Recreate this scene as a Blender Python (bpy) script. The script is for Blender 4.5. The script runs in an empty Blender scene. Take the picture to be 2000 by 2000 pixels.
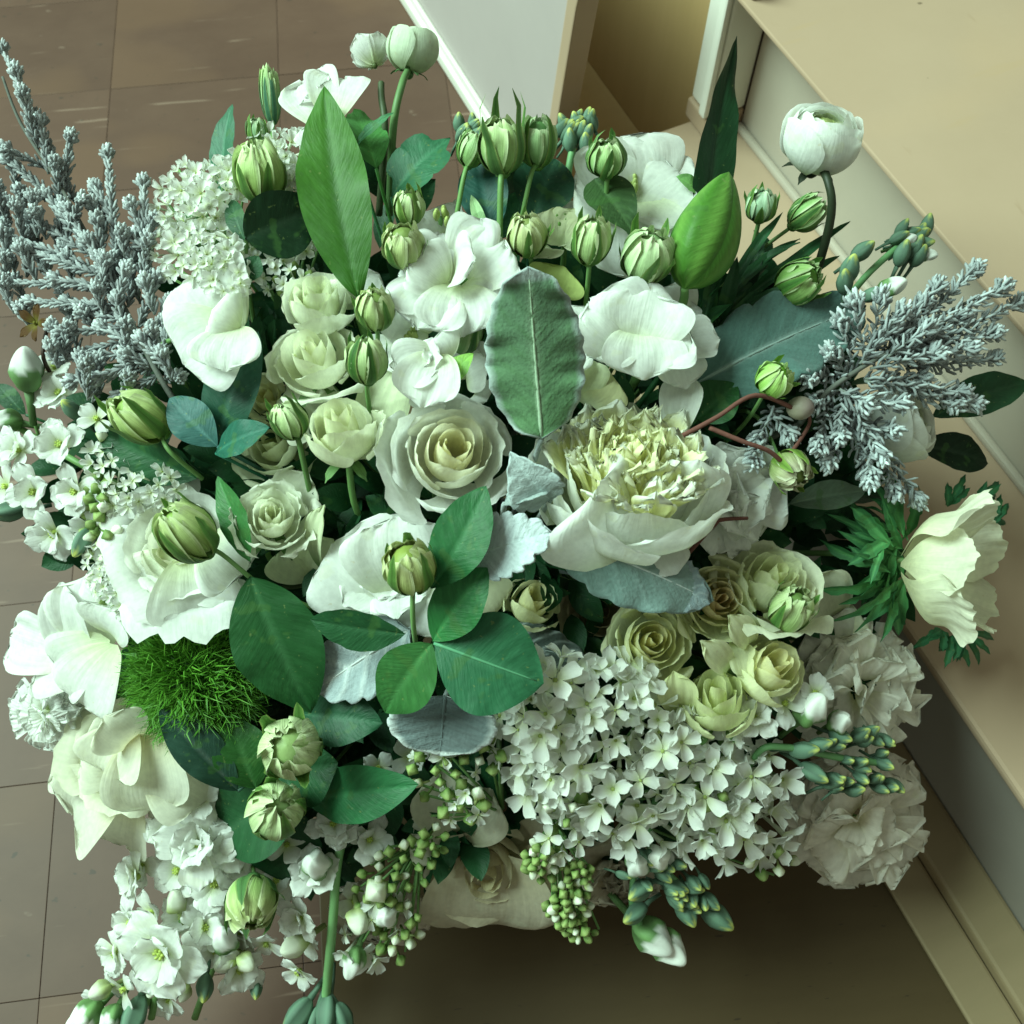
import bpy, math, random
import numpy as np
from mathutils import Vector, Matrix

random.seed(7)
RNG = np.random.RandomState(11)
scn = bpy.context.scene
COL = scn.collection
PI = math.pi

# ------------------------------------------------------------------ camera
CAM_H = 1.06
TILT = math.radians(27)          # away from straight down
FPX = 2000.0                     # focal length in photo pixels (photo is 2000 wide)
cam_d = bpy.data.cameras.new('camera')
cam_d.sensor_width = 36.0
cam_d.lens = 36.0
cam_d.clip_start = 0.02
cam_d.clip_end = 60
cam_d.dof.use_dof = True
cam_d.dof.focus_distance = 0.735
cam_d.dof.aperture_fstop = 11.0
cam = bpy.data.objects.new('camera', cam_d)
cam.location = (0, 0, CAM_H)
cam.rotation_euler = (TILT, 0, 0)
COL.objects.link(cam)
scn.camera = cam

# ------------------------------------------------------------------ light of the room
world = bpy.data.worlds.new('World')
scn.world = world
world.use_nodes = True
bg = world.node_tree.nodes['Background']
bg.inputs['Color'].default_value = (0.90, 1.0, 0.78, 1)
bg.inputs['Strength'].default_value = 0.31

def area_light(name, loc, target, size, energy, color):
    d = bpy.data.lights.new(name, 'AREA')
    d.shape = 'RECTANGLE'
    d.size, d.size_y = size
    d.energy = energy
    d.color = color
    o = bpy.data.objects.new(name, d)
    o.location = loc
    o.rotation_euler = (Vector(target) - Vector(loc)).to_track_quat('-Z', 'Y').to_euler()
    COL.objects.link(o)
    return o
area_light('window_light', (-3.3, 1.25, 3.95), (0.02, 0.42, 0.3), (3.0, 3.0), 640, (0.71, 1.0, 0.875))

scn.view_settings.view_transform = 'Standard'
scn.view_settings.look = 'None'
scn.view_settings.exposure = 0.0
scn.view_settings.gamma = 1.0
scn.render.engine = 'CYCLES'
scn.cycles.max_bounces = 8
scn.cycles.transparent_max_bounces = 8

# ------------------------------------------------------------------ photo geometry -> place
Fv = Vector((0, math.sin(TILT), -math.cos(TILT)))
Uv = Vector((0, math.cos(TILT), math.sin(TILT)))
Rv = Vector((1, 0, 0))
CAMP = Vector((0, 0, CAM_H))

def ray(x, y):
    return Fv + Rv * ((x - 1000) / FPX) - Uv * ((y - 1000) / FPX)
def on_z(x, y, h):
    r = ray(x, y)
    return CAMP + r * ((h - CAM_H) / r.z)
def dome(x, y):
    """distance of the bouquet's rounded surface along the view axis"""
    return 0.715 + 0.105 * min(1.3, ((x - 960) / 900) ** 2 + ((y - 980) / 880) ** 2)
def at(x, y, lift=0.0):
    return CAMP + ray(x, y) * (dome(x, y) - lift)
def mpp(x, y, lift=0.0):
    return (dome(x, y) - lift) / FPX
def axis(a, t):
    """direction: facing the viewer, leaned by t degrees towards screen angle a (0 right, 90 up)"""
    a, t = math.radians(a), math.radians(t)
    return (Rv * math.cos(a) + Uv * math.sin(a)) * math.sin(t) - Fv * math.cos(t)
def frame(pos, z, x=None, roll=0.0):
    z = z.normalized()
    if x is None:
        x = Rv
    x = x - z * x.dot(z)
    if x.length < 1e-4:
        x = Uv - z * Uv.dot(z)
    x.normalize()
    y = z.cross(x)
    M = Matrix(((x.x, y.x, z.x, pos.x), (x.y, y.y, z.y, pos.y), (x.z, y.z, z.z, pos.z), (0, 0, 0, 1)))
    return M @ Matrix.Rotation(roll, 4, 'Z')
VASE_TOP = CAMP + ray(960, 1090) * 0.95

# ------------------------------------------------------------------ materials
def nodes_of(m):
    nt = m.node_tree
    return nt, nt.nodes, nt.links
def plant_mat(name, rough, spec, trans, bump=0.0, bscale=60, sheen=0.0, vary=0.10, veins=None, vamp=.06, vbump=.3, blem=None):
    """colour comes from the mesh's own colour attribute (its natural pigment); fine veins follow the blade"""
    m = bpy.data.materials.new(name); m.use_nodes = True
    nt, N, L = nodes_of(m)
    p = N['Principled BSDF']; out = N['Material Output']
    def math_(op, x, y):
        n = N.new('ShaderNodeMath'); n.operation = op
        for k, v in ((0, x), (1, y)):
            if hasattr(v, 'is_linked'): L.new(v, n.inputs[k])
            else: n.inputs[k].default_value = v
        return n.outputs[0]
    at_ = N.new('ShaderNodeAttribute'); at_.attribute_name = 'Col'
    tc = N.new('ShaderNodeTexCoord')
    no = N.new('ShaderNodeTexNoise'); no.inputs['Scale'].default_value = bscale; no.inputs['Detail'].default_value = 4
    L.new(tc.outputs['Object'], no.inputs['Vector'])
    oi = N.new('ShaderNodeObjectInfo')
    mr = N.new('ShaderNodeMapRange'); mr.inputs['To Min'].default_value = 1 - vary; mr.inputs['To Max'].default_value = 1 + vary * .6
    L.new(oi.outputs['Random'], mr.inputs['Value'])
    mr2 = N.new('ShaderNodeMapRange'); mr2.inputs['From Min'].default_value = .3; mr2.inputs['From Max'].default_value = .7
    mr2.inputs['To Min'].default_value = 0.92; mr2.inputs['To Max'].default_value = 1.05
    L.new(no.outputs['Fac'], mr2.inputs['Value'])
    gain = math_('MULTIPLY', mr.outputs[0], mr2.outputs[0])
    height = no.outputs['Fac']
    if veins:
        pa = N.new('ShaderNodeAttribute'); pa.attribute_name = 'PUV'
        sx = N.new('ShaderNodeSeparateXYZ'); L.new(pa.outputs['Vector'], sx.inputs[0])
        cb = N.new('ShaderNodeCombineXYZ')
        if veins == 'petal':
            L.new(math_('MULTIPLY', sx.outputs[0], 16.0), cb.inputs[0]); L.new(math_('MULTIPLY', sx.outputs[1], 2.2), cb.inputs[1])
        else:
            L.new(math_('MULTIPLY', math_('SUBTRACT', sx.outputs[1], math_('MULTIPLY', sx.outputs[2], .22)), 26.0), cb.inputs[0]); L.new(math_('MULTIPLY', sx.outputs[0], 2.4), cb.inputs[1])
        L.new(math_('MULTIPLY', oi.outputs['Random'], 50.0), cb.inputs[2])
        vn = N.new('ShaderNodeTexNoise'); vn.inputs['Scale'].default_value = 1.0; vn.inputs['Detail'].default_value = 3
        L.new(cb.outputs[0], vn.inputs['Vector'])
        mv = N.new('ShaderNodeMapRange'); mv.inputs['From Min'].default_value = .3; mv.inputs['From Max'].default_value = .7
        mv.inputs['To Min'].default_value = 1 - vamp; mv.inputs['To Max'].default_value = 1 + vamp
        L.new(vn.outputs['Fac'], mv.inputs['Value'])
        gain = math_('MULTIPLY', gain, mv.outputs[0])
    vm = N.new('ShaderNodeVectorMath'); vm.operation = 'SCALE'
    L.new(at_.outputs['Color'], vm.inputs[0]); L.new(gain, vm.inputs['Scale'])
    colr = vm.outputs[0]
    if blem:
        for sc_, lo_, cc_, f_ in blem:
            bn = N.new('ShaderNodeTexNoise'); bn.inputs['Scale'].default_value = sc_; bn.inputs['Detail'].default_value = 2
            L.new(tc.outputs['Object'], bn.inputs['Vector'])
            br = N.new('ShaderNodeMapRange'); br.inputs['From Min'].default_value = lo_; br.inputs['From Max'].default_value = lo_ + .06; br.inputs['To Max'].default_value = f_
            L.new(bn.outputs['Fac'], br.inputs['Value'])
            mxc = N.new('ShaderNodeMix'); mxc.data_type = 'RGBA'
            L.new(br.outputs[0], mxc.inputs['Factor']); L.new(colr, mxc.inputs['A']); mxc.inputs['B'].default_value = (*cc_, 1)
            colr = mxc.outputs['Result']
    L.new(colr, p.inputs['Base Color'])
    p.inputs['Roughness'].default_value = rough
    p.inputs['Specular IOR Level'].default_value = spec
    if sheen:
        p.inputs['Sheen Weight'].default_value = sheen
    nrm = None
    if bump:
        b = N.new('ShaderNodeBump'); b.inputs['Strength'].default_value = bump; b.inputs['Distance'].default_value = 0.001
        L.new(height, b.inputs['Height']); nrm = b.outputs[0]
    if veins:
        b2 = N.new('ShaderNodeBump'); b2.inputs['Strength'].default_value = vbump; b2.inputs['Distance'].default_value = 0.0015
        L.new(vn.outputs['Fac'], b2.inputs['Height'])
        if nrm is not None: L.new(nrm, b2.inputs['Normal'])
        nrm = b2.outputs[0]
    if nrm is not None: L.new(nrm, p.inputs['Normal'])
    if trans:
        tr = N.new('ShaderNodeBsdfTranslucent'); L.new(colr, tr.inputs['Color'])
        mx = N.new('ShaderNodeMixShader'); mx.inputs[0].default_value = trans
        L.new(p.outputs[0], mx.inputs[1]); L.new(tr.outputs[0], mx.inputs[2]); L.new(mx.outputs[0], out.inputs['Surface'])
    return m
M_PETAL = plant_mat('petal', .62, .14, .44, .25, 220, vary=.06, veins='petal', vamp=.035, vbump=.3, blem=[(190, .70, (.62, .52, .32), .35), (60, .62, (.80, .82, .62), .35)])
M_BUD = plant_mat('bud_skin', .5, .3, .15, .3, 160, vary=.15, veins='petal', vamp=.16, vbump=.4)
M_LEAF = plant_mat('leaf', .48, .22, .10, .25, 150, vary=.18, veins='leaf', vamp=.09, vbump=.35, blem=[(260, .69, (.16, .22, .07), .5), (70, .64, (.05, .13, .03), .45)])
M_FELT = plant_mat('felted_leaf', .9, .1, .08, .7, 420, sheen=.25, vary=.08, veins='leaf', vamp=.10, vbump=.5)
M_STEM = plant_mat('stem', .5, .3, 0, .2, 120, vary=.15)
M_WOODY = plant_mat('woody_stem', .8, .1, 0, .5, 200, vary=.15)

# ------------------------------------------------------------------ mesh helpers
class MB:
    def __init__(self):
        self.v = []; self.f = []; self.c = []; self.n = 0; self.uv = []
    def add(self, V, F, C, UV=None):
        V = np.asarray(V, float).reshape(-1, 3)
        self.uv.append(np.zeros((len(V), 3)) if UV is None else UV)
        C = np.asarray(C, float)
        if C.ndim == 1:
            C = np.tile(C, (len(V), 1))
        self.v.append(V); self.c.append(C)
        self.f += [tuple(i + self.n for i in q) for q in F]
        self.n += len(V)
    def grid(self, fn, nu, nv):
        u = np.linspace(-1, 1, nu); v = np.linspace(0, 1, nv)
        Vv, Uu = np.meshgrid(v, u, indexing='ij')
        X, Y, Z, C = fn(Uu, Vv)
        P = np.stack([X, Y, Z], -1).reshape(-1, 3)
        self.add(P, GF(nu, nv), np.clip(C, 0, 1).reshape(-1, 3), np.stack([Uu, Vv, np.abs(Uu)], -1).reshape(-1, 3))
    def tube(self, pts, radii, col, n=6, cap=True):
        P = [Vector(p) for p in pts]
        k = len(P)
        if not hasattr(radii, '__len__'):
            radii = [radii] * k
        V = []; F = []
        prev = None
        for i in range(k):
            t = (P[min(i + 1, k - 1)] - P[max(i - 1, 0)])
            if t.length < 1e-9: t = Vector((0, 0, 1))
            t.normalize()
            if prev is None:
                a = Vector((1, 0, 0)) if abs(t.x) < .8 else Vector((0, 1, 0))
            else:
                a = prev
            a = (a - t * a.dot(t)).normalized(); prev = a
            b = t.cross(a)
            for j in range(n):
                q = 2 * PI * j / n
                V.append(P[i] + (a * math.cos(q) + b * math.sin(q)) * radii[i])
        for i in range(k - 1):
            for j in range(n):
                F.append((i * n + j, i * n + (j + 1) % n, (i + 1) * n + (j + 1) % n, (i + 1) * n + j))
        if cap:
            F.append(tuple(range(n))[::-1]); F.append(tuple((k - 1) * n + j for j in range(n)))
        col = np.asarray(col, float)
        if col.ndim == 2:
            col = np.repeat(col, n, axis=0)
        self.add([tuple(p) for p in V], F, col)
    def ball(self, c, r, col, nu=10, nv=7, M=None, fn=None, tipcol=None):
        """ellipsoid, r = (rx,ry,rz); fn(theta,phi)->radius factor; pole along +z"""
        V = []; C = []
        for i in range(nv + 1):
            th = PI * i / nv
            for j in range(nu):
                ph = 2 * PI * j / nu
                k = fn(th, ph) if fn else 1
                p = Vector((r[0] * math.sin(th) * math.cos(ph) * k, r[1] * math.sin(th) * math.sin(ph) * k, r[2] * math.cos(th)))
                if M is not None: p = M @ p
                V.append(tuple(p + Vector(c)))
                if tipcol is not None:
                    w = max(0, min(1, (math.cos(th) - .1) * 1.2))
                    C.append([col[q] * (1 - w) + tipcol[q] * w for q in range(3)])
                else:
                    C.append(col)
        F = []
        for i in range(nv):
            for j in range(nu):
                F.append((i * nu + j, (i + 1) * nu + j, (i + 1) * nu + (j + 1) % nu, i * nu + (j + 1) % nu))
        self.add(V, F, np.array(C))
    def mesh(self, name, mat, smooth=True):
        me = bpy.data.meshes.new(name)
        V = np.concatenate(self.v); C = np.concatenate(self.c)
        me.from_pydata(V.tolist(), [], self.f)
        a = me.attributes.new('Col', 'FLOAT_COLOR', 'POINT')
        a.data.foreach_set('color', np.concatenate([C, np.ones((len(C), 1))], 1).astype(np.float32).ravel())
        q = me.attributes.new('PUV', 'FLOAT_VECTOR', 'POINT')
        q.data.foreach_set('vector', np.concatenate(self.uv).astype(np.float32).ravel())
        if smooth:
            me.shade_smooth()
        me.materials.append(mat)
        return me
_gf = {}
def GF(nu, nv):
    if (nu, nv) not in _gf:
        _gf[nu, nv] = [(j * nu + i, j * nu + i + 1, (j + 1) * nu + i + 1, (j + 1) * nu + i) for j in range(nv - 1) for i in range(nu - 1)]
    return _gf[nu, nv]

WM = {}
def put(me, name, parent=None, M=None):
    """link mesh `me` as an object whose world matrix is M, parented without offsets"""
    o = bpy.data.objects.new(name, me)
    COL.objects.link(o)
    M = Matrix.Identity(4) if M is None else M
    WM[o.name] = M.copy()
    if parent is not None:
        o.parent = parent
        o.matrix_basis = WM[parent.name].inverted() @ M
    else:
        o.matrix_basis = M
    return o
def tag(o, label, cat, group=None, kind=None):
    o['label'] = label; o['category'] = cat
    if group: o['group'] = group
    if kind: o['kind'] = kind
    return o
def thing(name, label, cat, M, group=None):
    o = bpy.data.objects.new(name, None)
    o.empty_display_size = .01
    COL.objects.link(o)
    o.matrix_basis = M
    WM[o.name] = M.copy()
    return tag(o, label, cat, group)

def c3(*a): return np.array(a, float)
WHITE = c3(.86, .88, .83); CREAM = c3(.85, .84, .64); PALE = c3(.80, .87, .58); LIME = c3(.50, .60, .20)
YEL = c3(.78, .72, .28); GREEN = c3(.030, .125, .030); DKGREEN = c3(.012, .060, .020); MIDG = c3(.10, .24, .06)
STEMG = c3(.13, .26, .08); BLUEG = c3(.045, .13, .095); SILVER = c3(.42, .49, .48); TAN = c3(.55, .47, .34)
REDST = c3(.16, .07, .055)
def mixc(a, b, w):
    w = np.asarray(w)[..., None]
    return a * (1 - w) + b * w
def sm(x, a, b):
    t = np.clip((x - a) / (b - a), 0, 1)
    return t * t * (3 - 2 * t)
def wob(x, seed, n=3, f=1.0):
    """smooth pseudo random wave in -1..1"""
    r = np.random.RandomState(seed)
    s = 0
    for i in range(n):
        s = s + np.sin(x * f * (1 + i * 1.13) * (.8 + .5 * r.rand()) + r.rand() * 6.28) / (1 + i * .5)
    return s / 1.9
_seed = [100]
def ns():
    _seed[0] += 1
    return _seed[0]
# ------------------------------------------------------------------ plant pieces
def petal_wrapped(R, H, a0, cb, ct, flare=0.0, down=0.0, spiral=0.06, ruf=0.03, belly=.7, base=.25, rnd=.15, curl=0.0, seed=0, nu=13, nv=11, notch=0.0, band=None):
    """petal wrapped round the flower's axis (+z); centred on the +x side"""
    def fn(U, V):
        s = np.sin(np.clip(V / belly, 0, 1) * PI / 2)
        r = R * (base + (1 - base) * s)
        k = sm(V, .55, 1.0)
        au = np.abs(U)
        r = r + flare * R * k ** 1.3 + curl * R * au ** 3 * sm(V, .35, .9)
        z = H * V - down * H * sm(V, .72, 1.0) ** 1.5 - rnd * H * au ** 2.6 * V ** 2 + notch * H * np.exp(-(U / .18) ** 2) * V ** 4 * -1
        w = (.35 + .65 * np.sin(np.clip(V * 1.3, 0, 1) * PI / 2)) * (1 - .28 * sm(V, .75, 1) )
        ph = U * a0 * w
        e = wob(U * 3.1 + V * 1.5, seed, 3, 1.4) * ruf * R * sm(V, .3, 1) + .012 * R * wob(U * 7, seed + 9, 3) * wob(V * 6 + U * 2, seed + 8, 2) + .7 * ruf * R * wob(U * 11, seed + 4, 2) * sm(V, .8, 1)
        r = r * (1 + spiral * U) + e
        z = z + wob(U * 4.3, seed + 5, 3, 1.5) * ruf * .6 * H * sm(V, .6, 1)
        C = mixc(cb, ct, sm(V, .05, .75)) * (1 - .05 * (wob(U * 4 + V * 2, seed + 6, 3) * .5 + .5))[..., None]
        if band is not None:
            C = mixc(C, band, .8 * np.exp(-(U / .16) ** 2) * (1 - sm(V, .5, .95)))
        return r * np.cos(ph), r * np.sin(ph), z, C
    b = MB(); b.grid(fn, nu, nv)
    return b
def petal_free(L, W, th, cb, ct, cup=0.1, ruf=.05, fr=4.0, e=5.0, p=.6, jag=0.0, jf=12, seed=0, nu=13, nv=11, r0=0.0, tipfold=0.0, pleat=0.0, tipcol=None, roll=1.0):
    """petal growing from the axis outwards; th=(t0,t1,t2): lean angle from +z along the length (radians)"""
    def fn(U, V):
        v1 = V[:, 0]
        a = th[0] + th[1] * v1 + th[2] * v1 ** 2
        ds = L / (len(v1) - 1)
        mx = r0 + np.concatenate([[0], np.cumsum(np.sin((a[1:] + a[:-1]) / 2) * ds)])
        mz = np.concatenate([[0], np.cumsum(np.cos((a[1:] + a[:-1]) / 2) * ds)])
        nx = -np.cos(a)[:, None]; nz = np.sin(a)[:, None]
        tx = np.sin(a)[:, None]; tz = np.cos(a)[:, None]
        sh = (V ** p) * np.sqrt(np.clip(1 - V ** e, 0, 1) + .02)
        y = U * W * .5 * sh / .80
        au = np.abs(U)
        off = cup * W * au ** 2 * sh + ruf * L * wob(U * fr + V * 1.7, seed, 3, 1.0) * V ** 1.6 * (.35 + .65 * au)
        off = off + pleat * L * np.sin(U * 13) * V * sh * .5 + .016 * L * wob(U * 5.5, seed + 9, 3) * wob(V * 5 + U, seed + 8, 2) * sm(V, .1, .4)
        off = off + .55 * ruf * L * wob(U * 9 + V, seed + 4, 3) * np.maximum(au, V) ** 7 - .05 * W * roll * np.maximum(au, V) ** 8 * V
        ext = -.10 * L * au ** 2.5 * V ** 3 + jag * L * wob(U * jf, seed + 3, 4, 1.7) * V ** 6 + tipfold * L * np.exp(-(U / .3) ** 2) * V ** 5
        X = mx[:, None] + nx * off + tx * ext
        Z = mz[:, None] + nz * off + tz * ext
        C = mixc(cb, ct, sm(V, .02, .6)) * (1 - .05 * (wob(U * 4 + V * 2, seed + 6, 3) * .5 + .5))[..., None]
        if tipcol is not None:
            C = mixc(C, tipcol, sm(V, .75, 1))
        return X, y, Z, C
    b = MB(); b.grid(fn, nu, nv)
    return b
def leaf_mb(L, W, cb, ct, p=1.0, q=.8, arch=.08, fold=.15, curl=0.0, wave=.02, wf=9, scal=0.0, sf=8, rib=None, veins=0, vcol=None, seed=0, nu=13, nv=21, tipw=0.0, rim=None, side=0.0, vdepth=.0):
    """leaf blade along +x, face +z"""
    def fn(U, V):
        sh = np.sin(PI * np.clip(V, 0, 1) ** p) ** q
        sh = np.maximum(sh, tipw * sm(V, .3, .6)) * 1.0
        if scal:
            sh = sh * (1 + scal * (np.abs(np.sin(V * PI * sf + seed)) - .6) * sm(V, .03, .15))
        y = U * W * .5 * sh
        au = np.abs(U)
        x = L * V + (scal * .25 * W * np.sin(V * PI * sf * 2) * au ** 3 if scal else 0)
        z = arch * L * (1 - (2 * V - 1) ** 2) + fold * np.abs(y) * (1 if fold > 0 else 1) - curl * L * V ** 2.2
        z = z + wave * L * wob(V * wf + np.sign(U) * 2, seed, 3, 1.0) * au ** 2
        yy = y + side * L * np.sin(PI * V) 
        C = mixc(cb, ct, sm(V, .0, .9))
        C = C * (1 + .05 * wob(V * 9 + U * 3, seed + 2, 3)[..., None])
        if rib is not None:
            C = mixc(C, rib, np.exp(-(U / (.05 + .05 * V)) ** 2) * (1 - V * .6))
        z = z - .006 * L * np.exp(-(U / .10) ** 2)
        if veins:
            ph = (V * veins - au * 1.15 * veins * .22) * 1.0
            ln = np.exp(-((ph - np.round(ph)) / .10) ** 2) * (1 - au * .4)
            if vcol is not None:
                C = mixc(C, vcol, .55 * ln)
            z = z + vdepth * W * (ln - .4) * sh
        if rim is not None:
            C = mixc(C, rim, np.maximum(sm(au, .84, .96), sm(V, .90, .95)) * .9)
        return x, yy, z, C
    b = MB(); b.grid(fn, nu, nv)
    return b
def leaf_frame(b, t, up):
    d = t - b
    x = d.normalized()
    z = (up - x * up.dot(x)).normalized()
    y = z.cross(x)
    return Matrix(((x.x, y.x, z.x, b.x), (x.y, y.y, z.y, b.y), (x.z, y.z, z.z, b.z), (0, 0, 0, 1))), d.length
def leaf(par, b, t, wpx, face=(90, 10), name='leaf', mat=None, ribpart=False, **k):
    """leaf from base pixel b=(x,y,lift) to tip pixel t"""
    B = at(*b); T = at(*t)
    M, L = leaf_frame(B, T, axis(*face))
    W = wpx * mpp((b[0] + t[0]) / 2, (b[1] + t[1]) / 2)
    cb = k.pop('cb', GREEN); ct = k.pop('ct', GREEN)
    k.setdefault('seed', ns())
    k.setdefault('rib', cb * 1.6 + .02)
    k.setdefault('veins', 7); k.setdefault('vcol', cb * 1.45 + .008)
    k.setdefault('vdepth', -.006)
    me = leaf_mb(L, W, cb, ct, **k).mesh(name, mat or M_LEAF)
    o = put(me, name, par, M)
    if mat is M_FELT:
        s = o.modifiers.new('thick', 'SOLIDIFY'); s.thickness = .0013; s.offset = 0
    if ribpart is not False:
        arch = k.get('arch', .08); curl = k.get('curl', 0)
        side = k.get('side', 0)
        r = MB()
        vs = np.linspace(0, .93, 12)
        r.tube([(L * v, side * L * math.sin(PI * v), arch * L * (1 - (2 * v - 1) ** 2) - curl * L * v ** 2.2 - .003 * L) for v in vs],
               [W * .022 * (1 - .75 * v) for v in vs], np.asarray(ribpart, float) if not isinstance(ribpart, bool) else cb * 2 + .03, 5)
        put(r.mesh('midrib', mat or M_LEAF), 'midrib', o, M)
    return o
def petal_at(par, b, t, wpx, face=(90, 10), cb=PALE, ct=WHITE, cup=.17, name='petal', **k):
    """single petal laid out from base pixel to tip pixel, its inner side facing `face`"""
    B = at(*b); T = at(*t)
    d = T - B
    z = d.normalized()                    # growing direction
    n = axis(*face); n = (n - z * n.dot(z)).normalized()
    x = -n                                # petal_free normal is -x when th = 0
    y = z.cross(x)
    M = Matrix(((x.x, y.x, z.x, B.x), (x.y, y.y, z.y, B.y), (x.z, y.z, z.z, B.z), (0, 0, 0, 1)))
    W = wpx * mpp((b[0] + t[0]) / 2, (b[1] + t[1]) / 2)
    k.setdefault('seed', ns()); k.setdefault('th', (-.6, 1.25, 0)); k.setdefault('nu', 23); k.setdefault('nv', 17)
    me = petal_free(d.length * 1.02, W, k.pop('th'), cb, ct, cup=cup, **k).mesh(name, M_PETAL)
    return put(me, name, par, M)
def rotz(a): return Matrix.Rotation(a, 4, 'Z')
def stem(par, pts, r=.0022, col=STEMG, mat=None, name='stem', n=6):
    """stem through world points (smoothed)"""
    P = [Vector(p) for p in pts]
    out = []
    k = len(P)
    if k == 2:
        out = [P[0].lerp(P[1], i / 6) for i in range(7)]
    else:
        for i in range(k - 1):
            p0, p1, p2, p3 = P[max(i - 1, 0)], P[i], P[i + 1], P[min(i + 2, k - 1)]
            for j in range(6):
                t = j / 6
                out.append(.5 * ((2 * p1) + (p2 - p0) * t + (2 * p0 - 5 * p1 + 4 * p2 - p3) * t * t + (3 * p1 - p0 - 3 * p2 + p3) * t ** 3))
        out.append(P[-1])
    inv = WM[par.name].inverted()
    b = MB()
    rr = r if hasattr(r, '__len__') else (r, r * 1.15)
    m = len(out)
    b.tube([inv @ p for p in out], [rr[0] + (rr[1] - rr[0]) * i / (m - 1) for i in range(m)], col, n)
    return put(b.mesh(name, mat or M_STEM), name, par, WM[par.name])
def stem_down(par, base, ax, r=.0022, col=STEMG):
    d = (base - VASE_TOP).length
    p1 = base - ax * min(.07, d * .3)
    j = Vector((random.uniform(-.03, .03), random.uniform(-.03, .03), 0))
    return stem(par, [base + ax * .002, p1, (p1 + VASE_TOP) / 2 + Vector((0, 0, -.02)), VASE_TOP + j, VASE_TOP + j * .6 - Vector((0, 0, .12))], r, col)

# ---- whole flowers; each adds its parts to `par` (an Empty) with flower frame M (z = facing)
def f_rose(par, M, R, n=20, cin=CREAM, cout=WHITE, H=1.05, open_=.35, ruf=.035, inner=.10, cb=None, a_in=1.5, a_out=.95, down=.25, seed=None):
    seed = seed or ns()
    r = random.Random(seed)
    cb = c3(.74, .78, .50) if cb is None else cb
    a = r.random() * 6
    for i in range(n):
        t = i / (n - 1)
        Ri = R * (inner + (.86 - inner) * t ** 1.05)
        Hi = R * H * (1.0 - .10 * t - .18 * t * t + r.uniform(-.03, .03))
        fl = open_ * sm(np.array(t), .35, 1.0).item() * (1 + r.uniform(-.25, .25)) - .12 * (1 - t)
        a0 = a_in + (a_out - a_in) * t
        col = mixc(cin, cout, np.array(min(1, t * 1.25)))
        mb = petal_wrapped(Ri, Hi, a0, mixc(cb, col, np.array(.35 + .5 * t)), col, flare=fl, down=down * t * t * r.uniform(.4, 1.2), spiral=.10 - .05 * t,
                           ruf=ruf * (.4 + t), belly=.62, base=.30 if t > .2 else .5, rnd=.10 + .12 * t, curl=.10 * t * r.uniform(.2, 1.3), seed=seed + i,
                           nu=15 if t > .4 else 13, nv=12)
        put(mb.mesh('petal', M_PETAL), 'petal', par, M @ Matrix.Translation((0, 0, -R * H * .62)) @ rotz(a) @ Matrix.Rotation(r.uniform(-.06, .06), 4, 'Y'))
        a += 2.39996 + r.uniform(-.2, .2)
def calyx(par, M, R, z0, col=STEMG, n=5, sl=1.2, back=.9, w=.45):
    for i in range(n):
        mb = petal_free(R * sl, R * w, (1.2, back, .2), col * .8, col, cup=.15, e=1.6, p=.5, ruf=.04, nu=5, nv=7, seed=ns())
        put(mb.mesh('sepal', M_BUD), 'sepal', par, M @ Matrix.Translation((0, 0, z0)) @ rotz(i * 2 * PI / n + .3))
    b = MB(); b.ball((0, 0, z0 - R * .05), (R * .28, R * .28, R * .3), col, 10, 6)
    put(b.mesh('receptacle', M_BUD), 'receptacle', par, M)
def f_ranunculus(par, M, R, layers=6, cin=LIME, cout=WHITE, hole=.30, flat=.92):
    sd = ns(); r = random.Random(sd)
    k = 0
    for l in range(layers):
        t = l / (layers - 1)
        n = 4 if l < 2 else 5
        Rl = R * (.50 + .50 * t)
        thm = PI - (hole + .55 * t * t * 1.1)         # how far the petal closes over the top
        for i in range(n):
            col = mixc(cin, cout, np.array(min(1, t * 1.9 + .1)))
            s2 = sd + k; k += 1
            tm = thm - r.uniform(0, .22)
            def fn(U, V, Rl=Rl, tm=tm, s2=s2, col=col, t=t):
                th = .30 + (tm - .30) * V
                au = np.abs(U)
                th = th - .28 * au ** 2.5 * V ** 2
                w = (.4 + .6 * np.sin(np.clip(V * 1.35, 0, 1) * PI / 2)) * (1 - .15 * sm(V, .8, 1))
                ph = U * .92 * w
                Rr = Rl * (1 + .05 * U) + Rl * .03 * wob(U * 3 + V * 2, s2, 3) * V + Rl * .05 * t * sm(V, .8, 1)
                C = mixc(mixc(LIME * .8, col, np.array(.6)), col, sm(V, .1, .6))
                return Rr * np.sin(th) * np.cos(ph), Rr * np.sin(th) * np.sin(ph), -Rr * flat * np.cos(th), C
            b = MB(); b.grid(fn, 11, 12)
            put(b.mesh('petal', M_PETAL), 'petal', par, M @ rotz(i * 2 * PI / n + l * .7 + r.uniform(-.15, .15)))
    b = MB(); b.ball((0, 0, 0), (R * .50, R * .50, R * .46), LIME * .55, 10, 7)
    put(b.mesh('heart', M_BUD), 'heart', par, M)
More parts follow.
